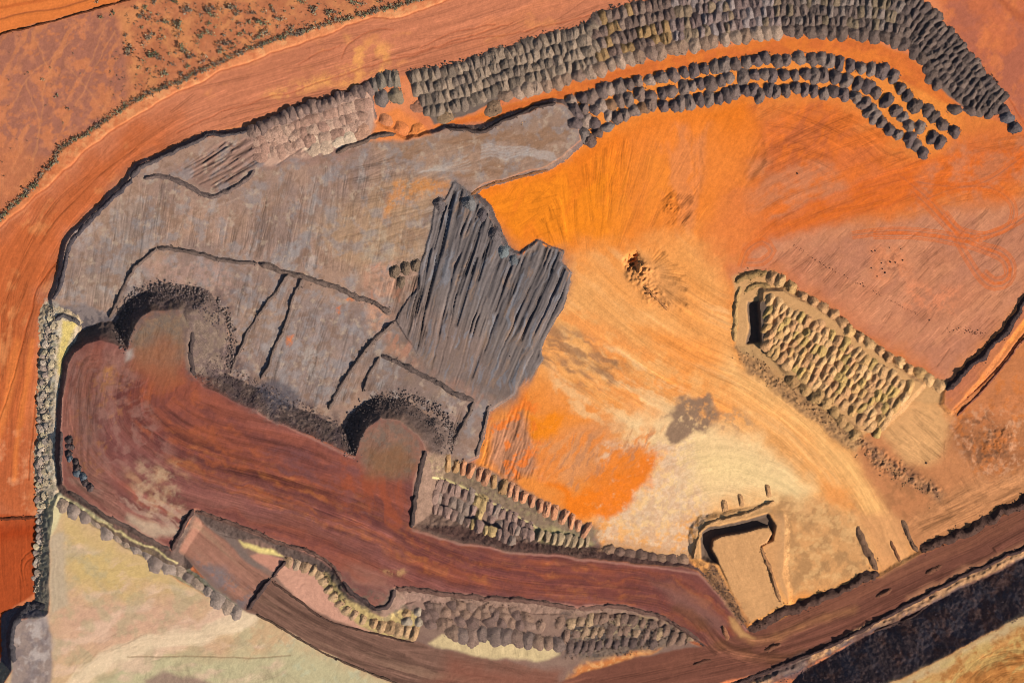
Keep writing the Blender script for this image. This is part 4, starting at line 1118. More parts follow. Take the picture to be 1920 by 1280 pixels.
# ---- the triple arc of separate dark heaps
B1 = "1071,190 1094,183 1111,181 1131,168 1143,168 1163,163 1180,158 1198,153 1218,150 1239,144 1262,141 1282,136 1301,133 1321,129 1341,126 1360,123 1380,121 1400,116 1418,114 1434,109 1457,114 1475,112 1500,109 1522,111 1541,111 1556,114 1576,118 1596,123 1616,126 1636,129 1655,134 1675,143"
B1b = "1690,165 1703,179 1717,198 1741,208 1752,218 1769,232 1789,247"
B2 = "1078,210 1096,205 1116,205 1128,198 1146,196 1163,188 1178,186 1200,176 1219,181 1242,173 1259,170 1282,165 1298,160 1313,156 1333,158 1353,151 1368,146 1393,143 1415,141 1434,139 1448,141 1470,139 1492,141 1512,139 1529,143 1546,141 1568,143 1588,151 1608,156 1628,161 1643,173 1663,188 1682,208 1695,218 1704,235 1727,238 1749,257 1764,265"
B3 = "1078,232 1098,228 1115,232 1141,215 1158,220 1172,214 1188,207 1207,202 1222,195 1244,198 1264,198 1276,193 1293,191 1311,186 1331,185 1350,183 1363,178 1377,171 1398,170 1413,168 1424,178 1443,168 1457,171 1474,168 1494,165 1511,168 1527,170 1546,175 1565,171 1584,176 1606,183 1621,193 1631,206 1642,218 1655,228 1668,242 1685,252 1709,262 1719,272 1732,286"
def bcol(x, y):
    if x < 1230 and rng.rand() < 0.45: return [C(160, 134, 118), C(130, 106, 94), C(140, 104, 78)][rng.randint(3)]
    return DK[rng.randint(5)]
G_ARC = "dark heaps of the three-row arc"
row(B1, 0, 23, 29, 3.1, bcol, "the arc's outer row", G_ARC, "charcoal tipped heap", exact=True, prio=30)
row(B1b, 0, 24, 27, 3.1, DKR, "the arc's outer tail", G_ARC, "charcoal tipped heap", exact=True, prio=30)
row(B2, 0, 23, 28, 3.1, bcol, "the arc's middle row", G_ARC, "charcoal tipped heap", exact=True, prio=30)
row(B3, 0, 23, 28, 3.1, bcol, "the arc's inner row", G_ARC, "charcoal tipped heap", exact=True, prio=30)
row("1094,252 1106,264 1121,249 1138,238", 0, 24, 24, 2.8, [C(110, 88, 80), C(128, 112, 104)], "the arc's short lowest row", G_ARC, "brown-grey tipped heap", exact=True, prio=30)
# ---- the broad packed bank
TOP = P("768,136 850,121 933,97 1027,67 1104,45 1128,24 1229,-2 1340,-18 1440,-26 1560,-30 1660,-26 1726,0 1776,52 1814,95 1860,152 1884,182")
BOT = P("812,238 872,222 950,186 1045,162 1114,140 1150,127 1246,103 1363,80 1440,67 1560,67 1650,76 1702,91 1732,122 1756,165 1802,206 1850,220")
NAMES = ["top row", "second row", "middle row", "fourth row", "bottom row"]
def acol(x, y):
    r = rng.rand()
    if x < 1120: return [C(146, 124, 106), C(132, 112, 98), C(154, 130, 110), C(124, 106, 92)][int(r * 4)]
    if x < 1260: return [C(128, 102, 90), C(116, 94, 84), C(152, 118, 80), C(136, 112, 98)][int(r * 4)]
    if x < 1460: return [C(138, 116, 108), C(126, 104, 98), C(118, 96, 90), C(140, 116, 94), C(146, 128, 122)][int(r * 5)]
    if x < 1700: return [C(118, 98, 88), C(110, 92, 84), C(126, 106, 86), C(132, 114, 104)][int(r * 4)]
    return [C(108, 90, 82), C(98, 82, 76), C(118, 98, 88)][int(r * 3)]
for k, f in enumerate((0.10, 0.31, 0.52, 0.72)):
    row(TOP * (1 - f) + BOT * f, 12.2, 18.5, 30, 2.7, acol, "the packed bank's " + NAMES[k], "heaps of the broad packed bank", "close-packed heap", dense=True, jit=1.6, rocky=0.9 if k == 0 else 0.6)
def acol2(x, y): return [C(150, 120, 100), C(136, 110, 96), C(164, 136, 116)][rng.randint(3)] if x < 1460 else [C(112, 92, 82), C(104, 86, 78)][rng.randint(2)]
f = 0.91
row((TOP * (1 - f) + BOT * f)[2:-2], 20, 27, 31, 2.6, acol2, "the packed bank's bottom row", "heaps of the broad packed bank", "smooth brown-grey heap", dense=True, prio=4, rocky=0.25)
row("1792,205 1822,206 1848,205 1866,199", 0, 27, 26, 3.0, DKR, "the packed bank's rounded tip", "heaps of the broad packed bank", "dark round-ended heap", exact=True, prio=20)
one(1882, 205, 24, 24, 3.0, C(88, 74, 72), 30, "dark heap at the tip of the packed bank beside the red plain", "heaps of the broad packed bank")
one(1890, 220, 27, 26, 3.0, C(104, 96, 98), 25, "blue-grey gravelly heap, last but one at the packed bank's tip", "heaps of the broad packed bank", rocky=1)
one(1904, 239, 25, 25, 3.2, C(92, 82, 82), 35, "lone charcoal heap at the far right end of the packed bank", "heaps of the broad packed bank", rocky=1)
# ---- the detached grey heaps and the cream strip
for i, (x, y, w, l, c, t) in enumerate(((700, 160, 17, 30, (120, 106, 96), "westernmost"), (714, 152, 18, 34, (130, 116, 102), "second"), (728, 147, 18, 34, (124, 110, 98), "third"), (741, 148, 19, 34, (140, 122, 104), "easternmost"))):
    one(x, y, w, l, 2.7, C(*c), 12, "grey heap in the detached clump by the pink track, %s of the back four" % t, "detached grey clump")
one(715, 184, 24, 34, 2.4, C(124, 108, 100), 14, "smooth grey heap at the front of the detached clump, western one", "detached grey clump")
one(741, 180, 30, 32, 2.6, C(140, 120, 98), 10, "broad grey-tan heap at the front of the detached clump, eastern one", "detached grey clump")
one(835, 218, 34, 28, 1.8, C(150, 120, 92), 20, "low brown slab of spoil below the packed bank's western end", "detached grey clump", flat=0.5)
one(925, 204, 34, 30, 1.8, C(140, 110, 86), 25, "flat brown fan of spoil at the packed bank's lower edge", "detached grey clump", flat=0.5)
CT = P("470,246 547,213 614,190 692,166"); CB = P("500,312 560,290 630,270 668,258")
CC = [C(206, 162, 138), C(190, 146, 124), C(214, 172, 146), C(176, 134, 114)]
for k, f in enumerate((0.04, 0.30, 0.54, 0.76)):
    row(CT * (1 - f) + CB * f, 12, 21, 24, 0.8 if k else 2.0, CC if k else [C(132, 106, 96), C(150, 120, 106)], "the cream strip's " + ["back row", "second row", "third row", "front row"][k],
        "half-levelled cream heaps", "cream heap" if k else "rocky heap", dense=True, jit=2.5, rocky=1.0 if k == 0 else 0.3)
row("590,282 612,276 634,268 655,258", 0, 24, 24, 1.2, [C(236, 202, 170), C(228, 190, 160)], "the cream strip's pale slabs", "half-levelled cream heaps", "pale cream levelled heap", exact=True, flat=0.5, rocky=0.1, prio=10)
one(680, 250, 34, 34, 1.6, C(196, 146, 118), 20, "wide tan heap between the cream strip and the orange patch", "half-levelled cream heaps", flat=0.5, rocky=0.1)
one(782, 248, 36, 30, 1.8, C(238, 140, 74), 20, "bright orange levelled heap west of the packed bank", "orange heaps by the bank", flat=0.5, rocky=0)
one(752, 242, 26, 34, 1.7, C(226, 132, 76), 60, "ridged orange heap beside the levelled one", "orange heaps by the bank", rocky=0.1)
one(722, 226, 24, 30, 1.7, C(206, 132, 90), 70, "reddish-tan heap below the detached grey clump", "orange heaps by the bank", rocky=0.1)
one(785, 200, 34, 24, 1.4, C(170, 116, 90), -2, "flat-topped reddish slab beside the packed bank's second row", "orange heaps by the bank", flat=0.5, rocky=0.3)
# ---- the sand dump
SD = [C(226, 172, 118), C(218, 162, 112), C(232, 180, 124), C(224, 172, 112)]
row("1447,521 1463,527 1482,541 1505,556 1525,568 1543,580 1562,593 1579,608 1593,623 1611,634 1629,647 1648,660 1666,674 1686,682 1706,694 1726,699 1742,711 1765,724", 0, 25, 26, 2.9, SD, "the sand dump's upper rim", "rim heaps of the sand dump", "rounded sand heap", exact=True, rocky=0.25, prio=30)
row("1490,712 1514,729 1536,742 1552,753 1566,769 1581,782 1594,797 1604,815", 0, 24, 26, 2.2, [C(206, 158, 104), C(196, 148, 98)], "the sand dump's lower rim", "rim heaps of the sand dump", "low rounded sand heap", exact=True, rocky=0.25, prio=30)
DT = P("1444,566 1500,597 1560,633 1640,690 1702,730"); DB = P("1440,644 1496,692 1560,738 1612,780 1650,806")
for k, f in enumerate((0.0, 0.2, 0.4, 0.6, 0.8, 1.0)):
    a = DT * (1 - f) + DB * f
    row(a, 12.8, 17, 30, 2.25, SD + [C(214, 172, 106)], "the sand dump's " + ["first inner row", "second inner row", "third inner row", "fourth inner row", "fifth inner row", "sixth inner row"][k], "inner heaps of the sand dump",
        "wave-like sand heap", dense=True, ang=-32, jit=2.6, rocky=0.25, lift=0.0)
# ---- lower middle dump
row("839,867 855,872 868,876 883,882 898,889 912,894 927,902 944,912 957,918 968,925 981,932 997,940 1012,948 1026,954 1041,959 1056,969 1071,979 1085,986 1098,994", 0, 13, 30, 2.2, [C(226, 156, 114), C(210, 148, 112), C(198, 150, 104)], "the orange-pink ridge row",
    "pink ridges above the yellow line", "narrow orange-pink heap", exact=True, ang=-12, rocky=0.5, prio=15)
EB = [C(156, 124, 110), C(144, 114, 102), C(150, 126, 112)]
def ecol(x, y): return C(204, 168, 116) if 885 < x < 925 and rng.rand() < 0.6 else EB[rng.randint(3)]
for k, (q) in enumerate(("822,910 870,926 930,958 1000,994", "812,934 860,950 920,978 994,1012", "812,958 850,974 905,998 960,1016")):
    row(q, 12.6, 15, 31, 1.6, ecol, "the brown dump's " + ["upper row", "middle row", "lower row"][k], "brown heaps below the yellow line", "narrow brown heap", ang=-14, dense=True, jit=1.4, rocky=0.6)
row("1010,1012 1024,1014 1036,1017 1048,1019 1060,1021 1072,1024 1086,1024 1098,1022", 0, 11, 34, 1.5, [C(190, 160, 124), C(180, 150, 118)], "the yellow ribbed fan", "yellow ribs by the tip road", "thin yellow rib of spoil", exact=True, ang=-22, rocky=0)
# ---- the strip under the tip road
FD = [C(136, 108, 94), C(124, 98, 88), C(148, 116, 98)]
for k, q in enumerate(("806,1136 860,1130 910,1136 962,1144", "796,1154 850,1148 920,1152 985,1158", "806,1168 870,1164 940,1168 1010,1172")):
    row(q, 18, 26, 24, 1.7, FD, "the dark dump's " + ["upper row", "middle row", "lower row"][k], "dark heaps under the tip road", "dark brown heap", ang=-30, dense=True, jit=2.5, rocky=0.7)
row("848,1184 866,1190 884,1194 904,1188 926,1192 946,1192 966,1194 988,1200 1006,1204 1028,1204 1046,1208", 0, 30, 32, 1.9, [C(140, 112, 98), C(128, 106, 96), C(148, 118, 100)], "the dark dump's scalloped front", "dark heaps under the tip road", "round-fronted dark heap", exact=True, rocky=0.4, prio=18)
row("700,1168 716,1172 732,1176 748,1181 764,1184 778,1188", 0, 18, 26, 2.0, [C(206, 164, 122), C(194, 152, 112)], "the yellow heaps by the brown road", "yellow heaps by the brown road", "yellow-tan heap", exact=True, rocky=0.6, prio=10)
row("762,1148 764,1164 784,1146 786,1164", 0, 20, 18, 1.8, [C(206, 164, 120), C(190, 168, 144)], "the yellow block behind them", "yellow heaps by the brown road", "small yellow heap", exact=True, rocky=0.4)
row("540,1052 556,1056 572,1062 588,1068 600,1076 609,1088 618,1102 627,1116 638,1130 650,1142 664,1152 680,1160", 0, 15, 24, 1.3, [C(208, 168, 128), C(192, 152, 118), C(172, 142, 116)], "the cream rim above the pink ledge", "cream rim heaps", "small cream heap", exact=True, rocky=0.9)
FR = [C(146, 114, 96), C(160, 128, 102), C(132, 104, 90), C(172, 140, 108)]
row("1052,1166 1100,1166 1160,1163 1220,1172 1270,1186", 16, 24, 17, 1.15, FR, "the eastern rubble bank's upper row", "rubble heaps by the haul road", "low rubble heap", ang=75, dense=True, jit=3, rocky=1.2)
row("1064,1190 1110,1186 1170,1184 1240,1192 1290,1200", 16, 24, 17, 1.15, FR, "the eastern rubble bank's middle row", "rubble heaps by the haul road", "low rubble heap", ang=75, dense=True, jit=3, rocky=1.2)
row("1066,1214 1110,1210 1160,1206 1220,1206", 15, 26, 18, 1.7, [C(112, 90, 82), C(102, 82, 76), C(122, 98, 88)], "the eastern rubble bank's dark lower row", "rubble heaps by the haul road", "black rubble heap", ang=75, dense=True, jit=3, rocky=1.4)
row("1142,1036 1162,1040 1182,1043 1202,1046 1222,1048 1242,1049 1262,1050 1282,1052", 0, 21, 26, 1.3, [C(150, 116, 94), C(130, 100, 86), C(170, 132, 102)], "the scalloped edge below the pale sand", "scalloped edge of the sand floor", "small brown spoil heap", exact=True, rocky=0.4, prio=12)
# ---- the row on the pale flat
row("118,947 138,959 158,971 183,984 201,999 220,1010 237,1021 255,1031 275,1043 290,1057 312,1070 332,1077 351,1087 368,1099 388,1112 408,1125 427,1139 444,1148", 0, 27, 28, 1.5, [C(166, 140, 120), C(150, 128, 116), C(160, 138, 124)], "the grey row along the pale flat",
    "grey row on the pale flat", "smooth grey heap", exact=True, rocky=0.1, prio=30)
# ---- small heaps down the western edge
row("94,600 90,640 86,690 82,740 79,790 77,840 76,890 75,940 73,990 71,1040 70,1085", 11.5, 13, 15, 0.7, [C(232, 204, 178), C(214, 184, 160), C(196, 168, 150), C(232, 206, 164)], "the outer yellow-grey edge row", "small heaps down the western edge", "small pale heap", rocky=1.0, jit=3.2)
row("106,610 101,650 96,700 93,750 90,800 88,850 87,900 84,950", 23, 13, 15, 0.6, [C(236, 208, 168), C(190, 168, 150), C(226, 198, 160)], "the inner yellow-grey edge row", "small heaps down the western edge", "small pale heap", rocky=1.0, jit=3)
# ---- odd ones
for x, y, r, t in ((740, 510, 0, "westernmost of four small ones below the charcoal fan's shoulder"), (760, 503, 0, "middle one of the upper three by the charcoal fan"), (780, 498, 0, "nearest to the charcoal fan of the small group"), (752, 528, 0, "lowest of the small group by the charcoal fan")):
    one(x, y, 19, 25, 2.2, C(122, 100, 82), r, "brown heap, " + t, "small group by the charcoal fan")
for x, y, c, t in ((823, 382, (104, 92, 90), "at the charcoal fan's upper left edge"), (880, 380, (120, 114, 112), "just right of the charcoal fan's tip"), (905, 402, (100, 88, 88), "in the first notch of the charcoal fan's right edge"),
                   (928, 440, (106, 94, 92), "where the orange floor meets the charcoal fan's middle"), (944, 472, (120, 124, 124), "bluish, in the deep notch of the charcoal fan"), (962, 487, (100, 100, 102), "beside the bluish one in the fan's notch")):
    one(x, y, 24, 27, 2.6, C(*c), -10, "grey heap " + t, "edge heaps of the charcoal fan", rocky=0.3)
for x, y, t in ((1359, 949, "left one"), (1390, 939, "middle one"), (1441, 921, "right one")):
    one(x, y, 11, 25, 1.3, C(196, 146, 100), 10, "slim sand heap above the trench ridge, %s of three" % t, "slim heaps above the trench", rocky=0)
row("130,826 132,838 128,850 134,858 142,866 148,876 150,887 158,894 164,903 172,911", 0, 15, 15, 1.9, [C(84, 70, 68), C(98, 80, 76), C(104, 110, 116)], "the dark line on the tip road's bend", "dark rock heaps on the bend", "black rocky heap", exact=True, jit=2, rocky=1.3, prio=20)

# the 300 largest are things, the rest one mass
for d in HEAPS: d['size'] = d['w'] * d['l'] + d['prio'] * 22
order = sorted(range(len(HEAPS)), key=lambda i: -HEAPS[i]['size'])
THINGS, MASS = order[:300], order[300:]


def heap_key(d):
    ratio = max(d['l'] / d['w'] - 1, 0.02)
    e = int(np.argmin([abs(v - ratio) for v in ELL]))
    return e


mesh_cache, rub_cache = {}, {}
for e in range(5):
    for s in range(4):
        r = np.random.RandomState(200 + e * 7 + s)
        n = 30
        th = r.rand(n) * 6.28
        rad = np.where(r.rand(n) < 0.6, 0.75 + 0.4 * r.rand(n), 0.3 + 0.6 * r.rand(n))
        px, py = np.cos(th) * rad, np.sin(th) * rad
        py = py + np.sign(py) * ELL[e]
        py = np.where(r.rand(n) < 0.7, np.abs(py), py)           # coarse rock gathers at the toe away from the truck
        dd = np.hypot(px, np.maximum(np.abs(py) - ELL[e] * 0.9, 0))
        pz = np.maximum(1.0 - dd, -0.02)
        V, F = rocks_geo(np.column_stack([px, py, pz]), 0.06 + 0.09 * r.rand(n) ** 2, 5 + s)
        rub_cache[(e, s)] = new_mesh("rubble", V, F, M_ROCK, smooth=False)
for i in THINGS:
    d = HEAPS[i]
    e = heap_key(d); s = rng.randint(2 if d['flat'] else 4)
    key = (e, s, d['flat'])
    if key not in mesh_cache:
        V, F = GEO_HI[key]
        mesh_cache[key] = new_mesh("spoil_heap", V, F, M_HEAP)
    rx = d['w'] * MPP / 2
    ry = d['l'] * MPP / 2 / (1 + ELL[e])
    z = float(zat(d['x'], d['y'])) + d['lift']
    o = add("spoil_heap", mesh_cache[key], (wx(d['x']), wy(d['y']), z), math.radians(d['rot']), (rx, ry, d['h']), d['label'], "spoil heap", d['group'], color=d['col'])
    if d['rocky'] > 0.2:
        add("rubble", rub_cache[(e, s)], (0, 0, 0), 0, (1, 1, 1), kind='stuff', parent=o, color=d['col'] * 0.75)
VV, FF, CC2 = [], [], []
nv = 0
for i in MASS:
    d = HEAPS[i]
    e = heap_key(d); s = rng.randint(2 if d['flat'] else 4)
    V, F = GEO_LO[(e, s, d['flat'])]
    V = V * np.array([d['w'] * MPP / 2, d['l'] * MPP / 2 / (1 + ELL[e]), d['h']], f4)
    a = math.radians(d['rot']); c, sn = math.cos(a), math.sin(a)
    Wv = np.column_stack([V[:, 0] * c - V[:, 1] * sn + wx(d['x']), V[:, 0] * sn + V[:, 1] * c + wy(d['y']), V[:, 2] + float(zat(d['x'], d['y'])) + d['lift']])
    VV.append(Wv); FF.append(F + nv); CC2.append(np.tile(d['col'], (len(V), 1))); nv += len(V)
RP, RS, RC = [], [], []
for i in MASS:
    d = HEAPS[i]
    k = int(13 * d['rocky'] + 0.5)
    if d['flat'] or not k: continue
    th = rng.uniform(0.15, 0.85, k) * math.pi
    rr = rng.uniform(0.55, 1.05, k)
    lx = np.cos(th) * rr * d['w'] / 2; ly = np.sin(th) * rr * d['l'] / 2 * 0.95
    a = math.radians(d['rot']); c, sn = math.cos(a), math.sin(a)
    px, py = d['x'] + (lx * c - ly * sn), d['y'] - (lx * sn + ly * c)
    RP.append(np.column_stack([wx(px), wy(py), zat(px, py) + np.clip(1.0 - rr, 0, 1) * d['h'] + 0.15])); RS.append(0.20 + 0.42 * rng.rand(k) ** 2); RC.append(np.tile(d['col'] * 0.7, (k * 7, 1)))
if RP:
    V, F = rocks_geo(np.vstack(RP), np.concatenate(RS), 9)
    add("rock_rubble", new_mesh("rock_rubble", V, F, M_ROCKC, np.vstack(RC), smooth=False), kind='stuff', label="coarse rocks on the crests of the packed heaps", cat="rock rubble")
if VV:
    add("packed_spoil_heaps", new_mesh("packed_spoil_heaps", np.vstack(VV), np.vstack(FF), M_HEAPC, np.vstack(CC2)), kind='stuff',
        label="smaller close-packed spoil heaps filling the banks and dumps", cat="spoil heaps")
print("heaps", len(HEAPS), len(MASS), round(time.time() - T0, 1))

# ================================================================== EARTH BERMS
def berm(name, pts, w, h, col, label, group=None, cat="earth berm", rocky=0.6, smooth=True, taper=True, seed=0):
    col = col * 0.8
    if isinstance(pts, str): pts = P(pts)
    s = smooth_line(pts, 3.2) if smooth else pts
    seg = np.hypot(*np.diff(s, axis=0).T); cum = np.concatenate([[0], np.cumsum(seg)])
    n = max(4, int(cum[-1] / 3.2))
    t = np.linspace(0, cum[-1], n)
    p = np.stack([np.interp(t, cum, s[:, 0]), np.interp(t, cum, s[:, 1])], 1)
    tg = np.gradient(p, axis=0); tg /= np.hypot(tg[:, 0], tg[:, 1])[:, None] + 1e-6
    nr = np.stack([-tg[:, 1], tg[:, 0]], 1)
    r = np.random.RandomState(len(pts) * 13 + int(p[0, 0]) % 97)
    ph = r.rand(4) * 50
    wob = fbm(t / 22 + ph[0], t * 0 + ph[1], 3, 4) * w * 0.26 + fbm(t / 7 + ph[2], t * 0 + 3, 2, 6) * w * 0.10
    hv = h * (0.85 + 0.55 * fbm(t / 14 + ph[3], t * 0 + 7, 3, 9))
    wv = w * (0.95 + 0.22 * fbm(t / 16 + ph[1], t * 0 + 1, 3, 2))
    if taper:
        e = np.clip(np.minimum(t, cum[-1] - t) / (w * 0.9), 0, 1) ** 0.5
        hv = hv * e; wv = wv * (0.35 + 0.65 * e)
    T = np.array([-0.62, -0.5, -0.3, -0.08, 0.08, 0.3, 0.5, 0.62]); Z = np.array([-0.3, 0.06, 0.5, 0.98, 0.98, 0.5, 0.06, -0.3])
    m = len(T)
    off = T[None] * wv[:, None] + wob[:, None]
    px = p[:, None, 0] + nr[:, None, 0] * off + r.randn(n, m) * 0.35
    py = p[:, None, 1] + nr[:, None, 1] * off + r.randn(n, m) * 0.35
    zz = zat(px, py) + Z[None] * hv[:, None] * (1 + 0.16 * r.randn(n, m))
    # the crest may not dip where one foot stands lower
    V = np.stack([wx(px), wy(py), zz], -1).reshape(-1, 3)
    o0 = np.array([wx(float(p[0, 0])), wy(float(p[0, 1])), float(zat(p[0, 0], p[0, 1]))])
    a, b = np.meshgrid(np.arange(n - 1), np.arange(m - 1), indexing='ij')
    q = (a * m + b).ravel()
    F = np.stack([q, q + 1, q + m + 1, q + m], 1)
    o = add(name, new_mesh(name, V - o0, F, M_HEAP), o0, label=label, cat=cat, group=group, color=col)
    if rocky:
        k = int(cum[-1] / 1.8 * rocky * max(1, w / 9))
        ia = r.randint(0, n, k); tt = np.clip(r.randn(k) * 0.36, -0.8, 0.8)
        rx = p[ia, 0] + nr[ia, 0] * (tt * wv[ia] + wob[ia]) + r.randn(k); ry = p[ia, 1] + nr[ia, 1] * (tt * wv[ia] + wob[ia]) + r.randn(k)
        rz = zat(rx, ry) + hv[ia] * np.interp(np.abs(tt), [0, 0.1, 0.5, 1], [1, 0.95, 0.05, 0.0])
        V, F = rocks_geo(np.column_stack([wx(rx), wy(ry), rz]) - o0, 0.16 + 0.38 * r.rand(k) ** 2.2, int(ph[0]))
        add("rubble", new_mesh("rubble", V, F, M_ROCK, smooth=False), kind='stuff', parent=o, color=col * 0.8)
    return o


GB = C(126, 104, 94); RB = C(128, 94, 82); HB = C(100, 72, 62)
G1 = "berms on the grey terrace"
berm("earth_berm", "204,596 226,548 246,508 268,486 294,464", 8, 1.5, GB, "dark berm climbing from the left tip head to the terrace corner", G1)
berm("earth_berm", "294,464 350,470 420,488 482,493", 9, 1.4, GB, "dark berm along the terrace top, west of its cross ridges", G1)
berm("earth_berm", "484,494 540,510 572,520 622,536 682,561 735,586", 11, 1.5, C(134, 110, 98), "lumpy brown berm running to the terrace's eastern corner", G1)
berm("earth_berm", "543,513 512,553 472,608 452,648 434,694", 8, 1.5, GB, "western of two dark ridges crossing the grey terrace", G1)
berm("earth_berm", "567,519 548,564 536,608 514,652 500,690 490,711", 8, 1.5, GB, "eastern of two dark ridges crossing the grey terrace", G1)
berm("earth_berm", "741,600 704,636 666,680 641,722 614,766", 9, 1.6, GB, "long dark ridge between the two tip heads", G1)
berm("earth_berm", "712,668 692,700 680,734", 8, 1.4, GB, "short dark ridge beside the right tip head", G1)
berm("earth_berm", "713,667 750,681 800,706 850,736 888,752", 10, 1.3, C(118, 98, 90), "dark rocky berm arching over the right tip head", G1)
berm("earth_berm", "889,753 872,790 850,832", 9, 1.5, GB, "dark ridge closing the right tip head's terrace on the east", G1)
berm("earth_berm", "918,760 906,808 893,856", 8, 1.6, GB, "easternmost dark ridge, beside the pink ripped ground", G1)
berm("earth_berm", "100,562 113,528 119,496 128,460 150,432 177,405 205,374 230,354 248,336", 9, 0.9, C(96, 84, 86), "blue-grey berm on the terrace's western rim")
berm("earth_berm", "246,334 262,313 290,300 318,286 341,273 374,261 392,250 434,249 464,246", 11, 1.1, C(104, 90, 88), "rocky berm on the terrace's north-western rim")
berm("earth_berm", "268,333 302,330 346,346 394,368 420,360 450,342 478,320", 9, 1.1, C(126, 104, 96), "curved low berm around the smoothed grey mound")
berm("earth_berm", "834,238 872,243 902,245 935,230 960,217 1000,202 1042,192", 8, 0.9, C(92, 74, 68), "dark rocky berm between grey terrace and orange lane")
berm("earth_berm", "630,288 650,276 672,268 704,256 740,252", 9, 1.4, C(120, 96, 84), "short dark berm below the cream strip")
berm("earth_berm", "884,366 905,352 960,334 1000,324 1028,318", 5, 0.8, C(150, 100, 66), "thin berm where the grey terrace meets the orange floor", rocky=0.3)
berm("earth_berm", "324,1030 344,990 365,953", 9, 1.8, C(96, 72, 66), "thick dark berm closing the tip road's lower corner")
G2 = "safety berms of the red tip road"
berm("earth_berm", "367,957 430,977 480,996 514,1012 581,1032 606,1046 628,1066 642,1086", 8, 1.3, RB, "brown safety berm along the tip road above the brown access road", G2)
berm("earth_berm", "643,1088 656,1106 684,1126 713,1139 734,1126 741,1102", 9, 1.5, C(96, 76, 72), "dark hooked berm around the tip road's lay-by", G2)
berm("earth_berm", "742,1102 785,1103 835,1112 885,1117 960,1123 1027,1131 1080,1139", 10, 1.4, RB, "brown safety berm along the tip road above the dark dump", G2)
berm("earth_berm", "1084,1139 1160,1137 1212,1149 1246,1160 1280,1180 1312,1202", 9, 1.2, RB, "brown safety berm on the tip road's last bend", G2)
berm("earth_berm", "115,808 113,850 114,884 116,904", 9, 1.3, C(104, 84, 80), "dark berm on the tip road's western edge", G2)
berm("earth_berm", "128,922 158,939 188,959 220,976 256,996 288,1013 320,1029", 10, 1.3, C(120, 96, 86), "brown berm on the tip road's south-western edge", G2)
berm("earth_berm", "364,622 360,664 364,704", 8, 1.5, C(92, 76, 72), "dark berm on the left tip head's eastern edge", G2)
berm("earth_berm", "799,844 788,890 780,930 773,988", 9, 1.8, C(84, 68, 64), "long dark berm on the right tip head's eastern edge", G2)
berm("earth_berm", "463,1142 485,1112 508,1084", 9, 1.7, C(90, 70, 66), "dark berm across the brown road, lower half")
berm("earth_berm", "511,1082 524,1066 538,1050", 8, 1.5, C(90, 70, 66), "dark berm across the brown road, upper half")
berm("earth_berm", "510,1088 564,1127 614,1162 682,1182 776,1204", 4.5, 0.8, C(110, 80, 68), "thin windrow between the pink ledge and the brown road", rocky=0.3)
berm("earth_berm", "480,1150 530,1177 591,1214 648,1241 715,1268 770,1290", 4.5, 0.8, C(112, 86, 70), "thin windrow between the brown road and the pale flat", rocky=0.3)
G3 = "berms along the main haul road"
berm("earth_berm", "1404,1180 1440,1163 1507,1133 1574,1106 1648,1074", 19, 2.5, HB, "black berm between sand tip head and the main haul road", G3, rocky=1.2)
berm("earth_berm", "1726,1030 1776,1013 1843,980 1920,938 1990,902", 19, 2.5, HB, "black berm along the main haul road, east of the sand junction", G3, rocky=1.2)
berm("earth_berm", "1607,988 1618,1012 1630,1040 1646,1068", 13, 1.4, C(140, 104, 80), "dark berm on the western side of the sand junction", G3, rocky=1.0)
berm("earth_berm", "1693,975 1702,994 1712,1016 1722,1034", 9, 1.0, C(140, 104, 80), "dark berm on the eastern side of the sand junction", G3)
berm("earth_berm", "1360,1290 1440,1257 1541,1217 1642,1166 1742,1112 1809,1077 1920,1028 1990,994", 9, 1.5, C(84, 62, 58), "long dark berm along the haul road's outer edge", G3, rocky=0.8)
berm("earth_berm", "1640,1184 1709,1156 1742,1136", 5, 0.8, C(90, 66, 60), "thin second windrow outside the haul road berm", G3, rocky=0.3)
berm("earth_berm", "1985,500 1920,566 1894,610 1843,667 1803,701 1776,732", 14, 1.6, C(80, 62, 60), "black berm between the tan plain and the rutted strip", rocky=1.2)
berm("earth_berm", "2000,580 1924,634 1866,706 1796,780", 5, 0.9, C(150, 92, 70), "low red windrow beside the rutted strip", rocky=0.2)
berm("earth_berm", "1302,1048 1308,1010 1318,988 1345,975 1380,966 1412,956 1452,938", 9, 1.5, C(200, 150, 102), "pale sand berm curving behind the trench", rocky=0.15)
berm("earth_berm", "1426,1024 1438,1052 1450,1082 1464,1126", 8, 1.2, C(176, 126, 86), "sand berm on the eastern side of the sand tip head", rocky=0.8)
berm("earth_berm", "1378,640 1380,600 1383,560 1386,536", 10, 1.4, C(208, 160, 104), "pale sand berm west of the sand dump's slot", rocky=0.2)
berm("earth_berm", "1380,530 1398,518 1418,513 1440,513", 14, 2.0, C(168, 130, 84), "dark-backed sand ridge at the sand dump's top corner", rocky=0.9)
berm("earth_berm", "1396,546 1420,535 1446,536", 10, 1.8, C(180, 140, 90), "inner sand ridge under the sand dump's top corner", rocky=0.9)
berm("earth_berm", "-40,972 0,971 70,971", 7, 0.9, C(120, 60, 36), "red-brown berm across the orange strip at the western edge", rocky=0.2)
berm("earth_berm", "-50,86 -8,68 8,61 40,53 90,41 170,18 245,-2 300,-16", 4, 0.9, C(110, 60, 36), "thin dark windrow edging the upper left dirt track", rocky=0.1)
berm("earth_berm", "28,1240 18,1200 26,1164 44,1142 66,1134 84,1140", 17, 1.6, C(92, 84, 86), "blue-black crescent berm around the lower left grey ramp", rocky=1.0)
berm("earth_berm", "100,600 118,592 142,600 150,610", 10, 1.3, C(110, 100, 98), "slumped grey bank below the terrace's south-western corner", rocky=0.8)
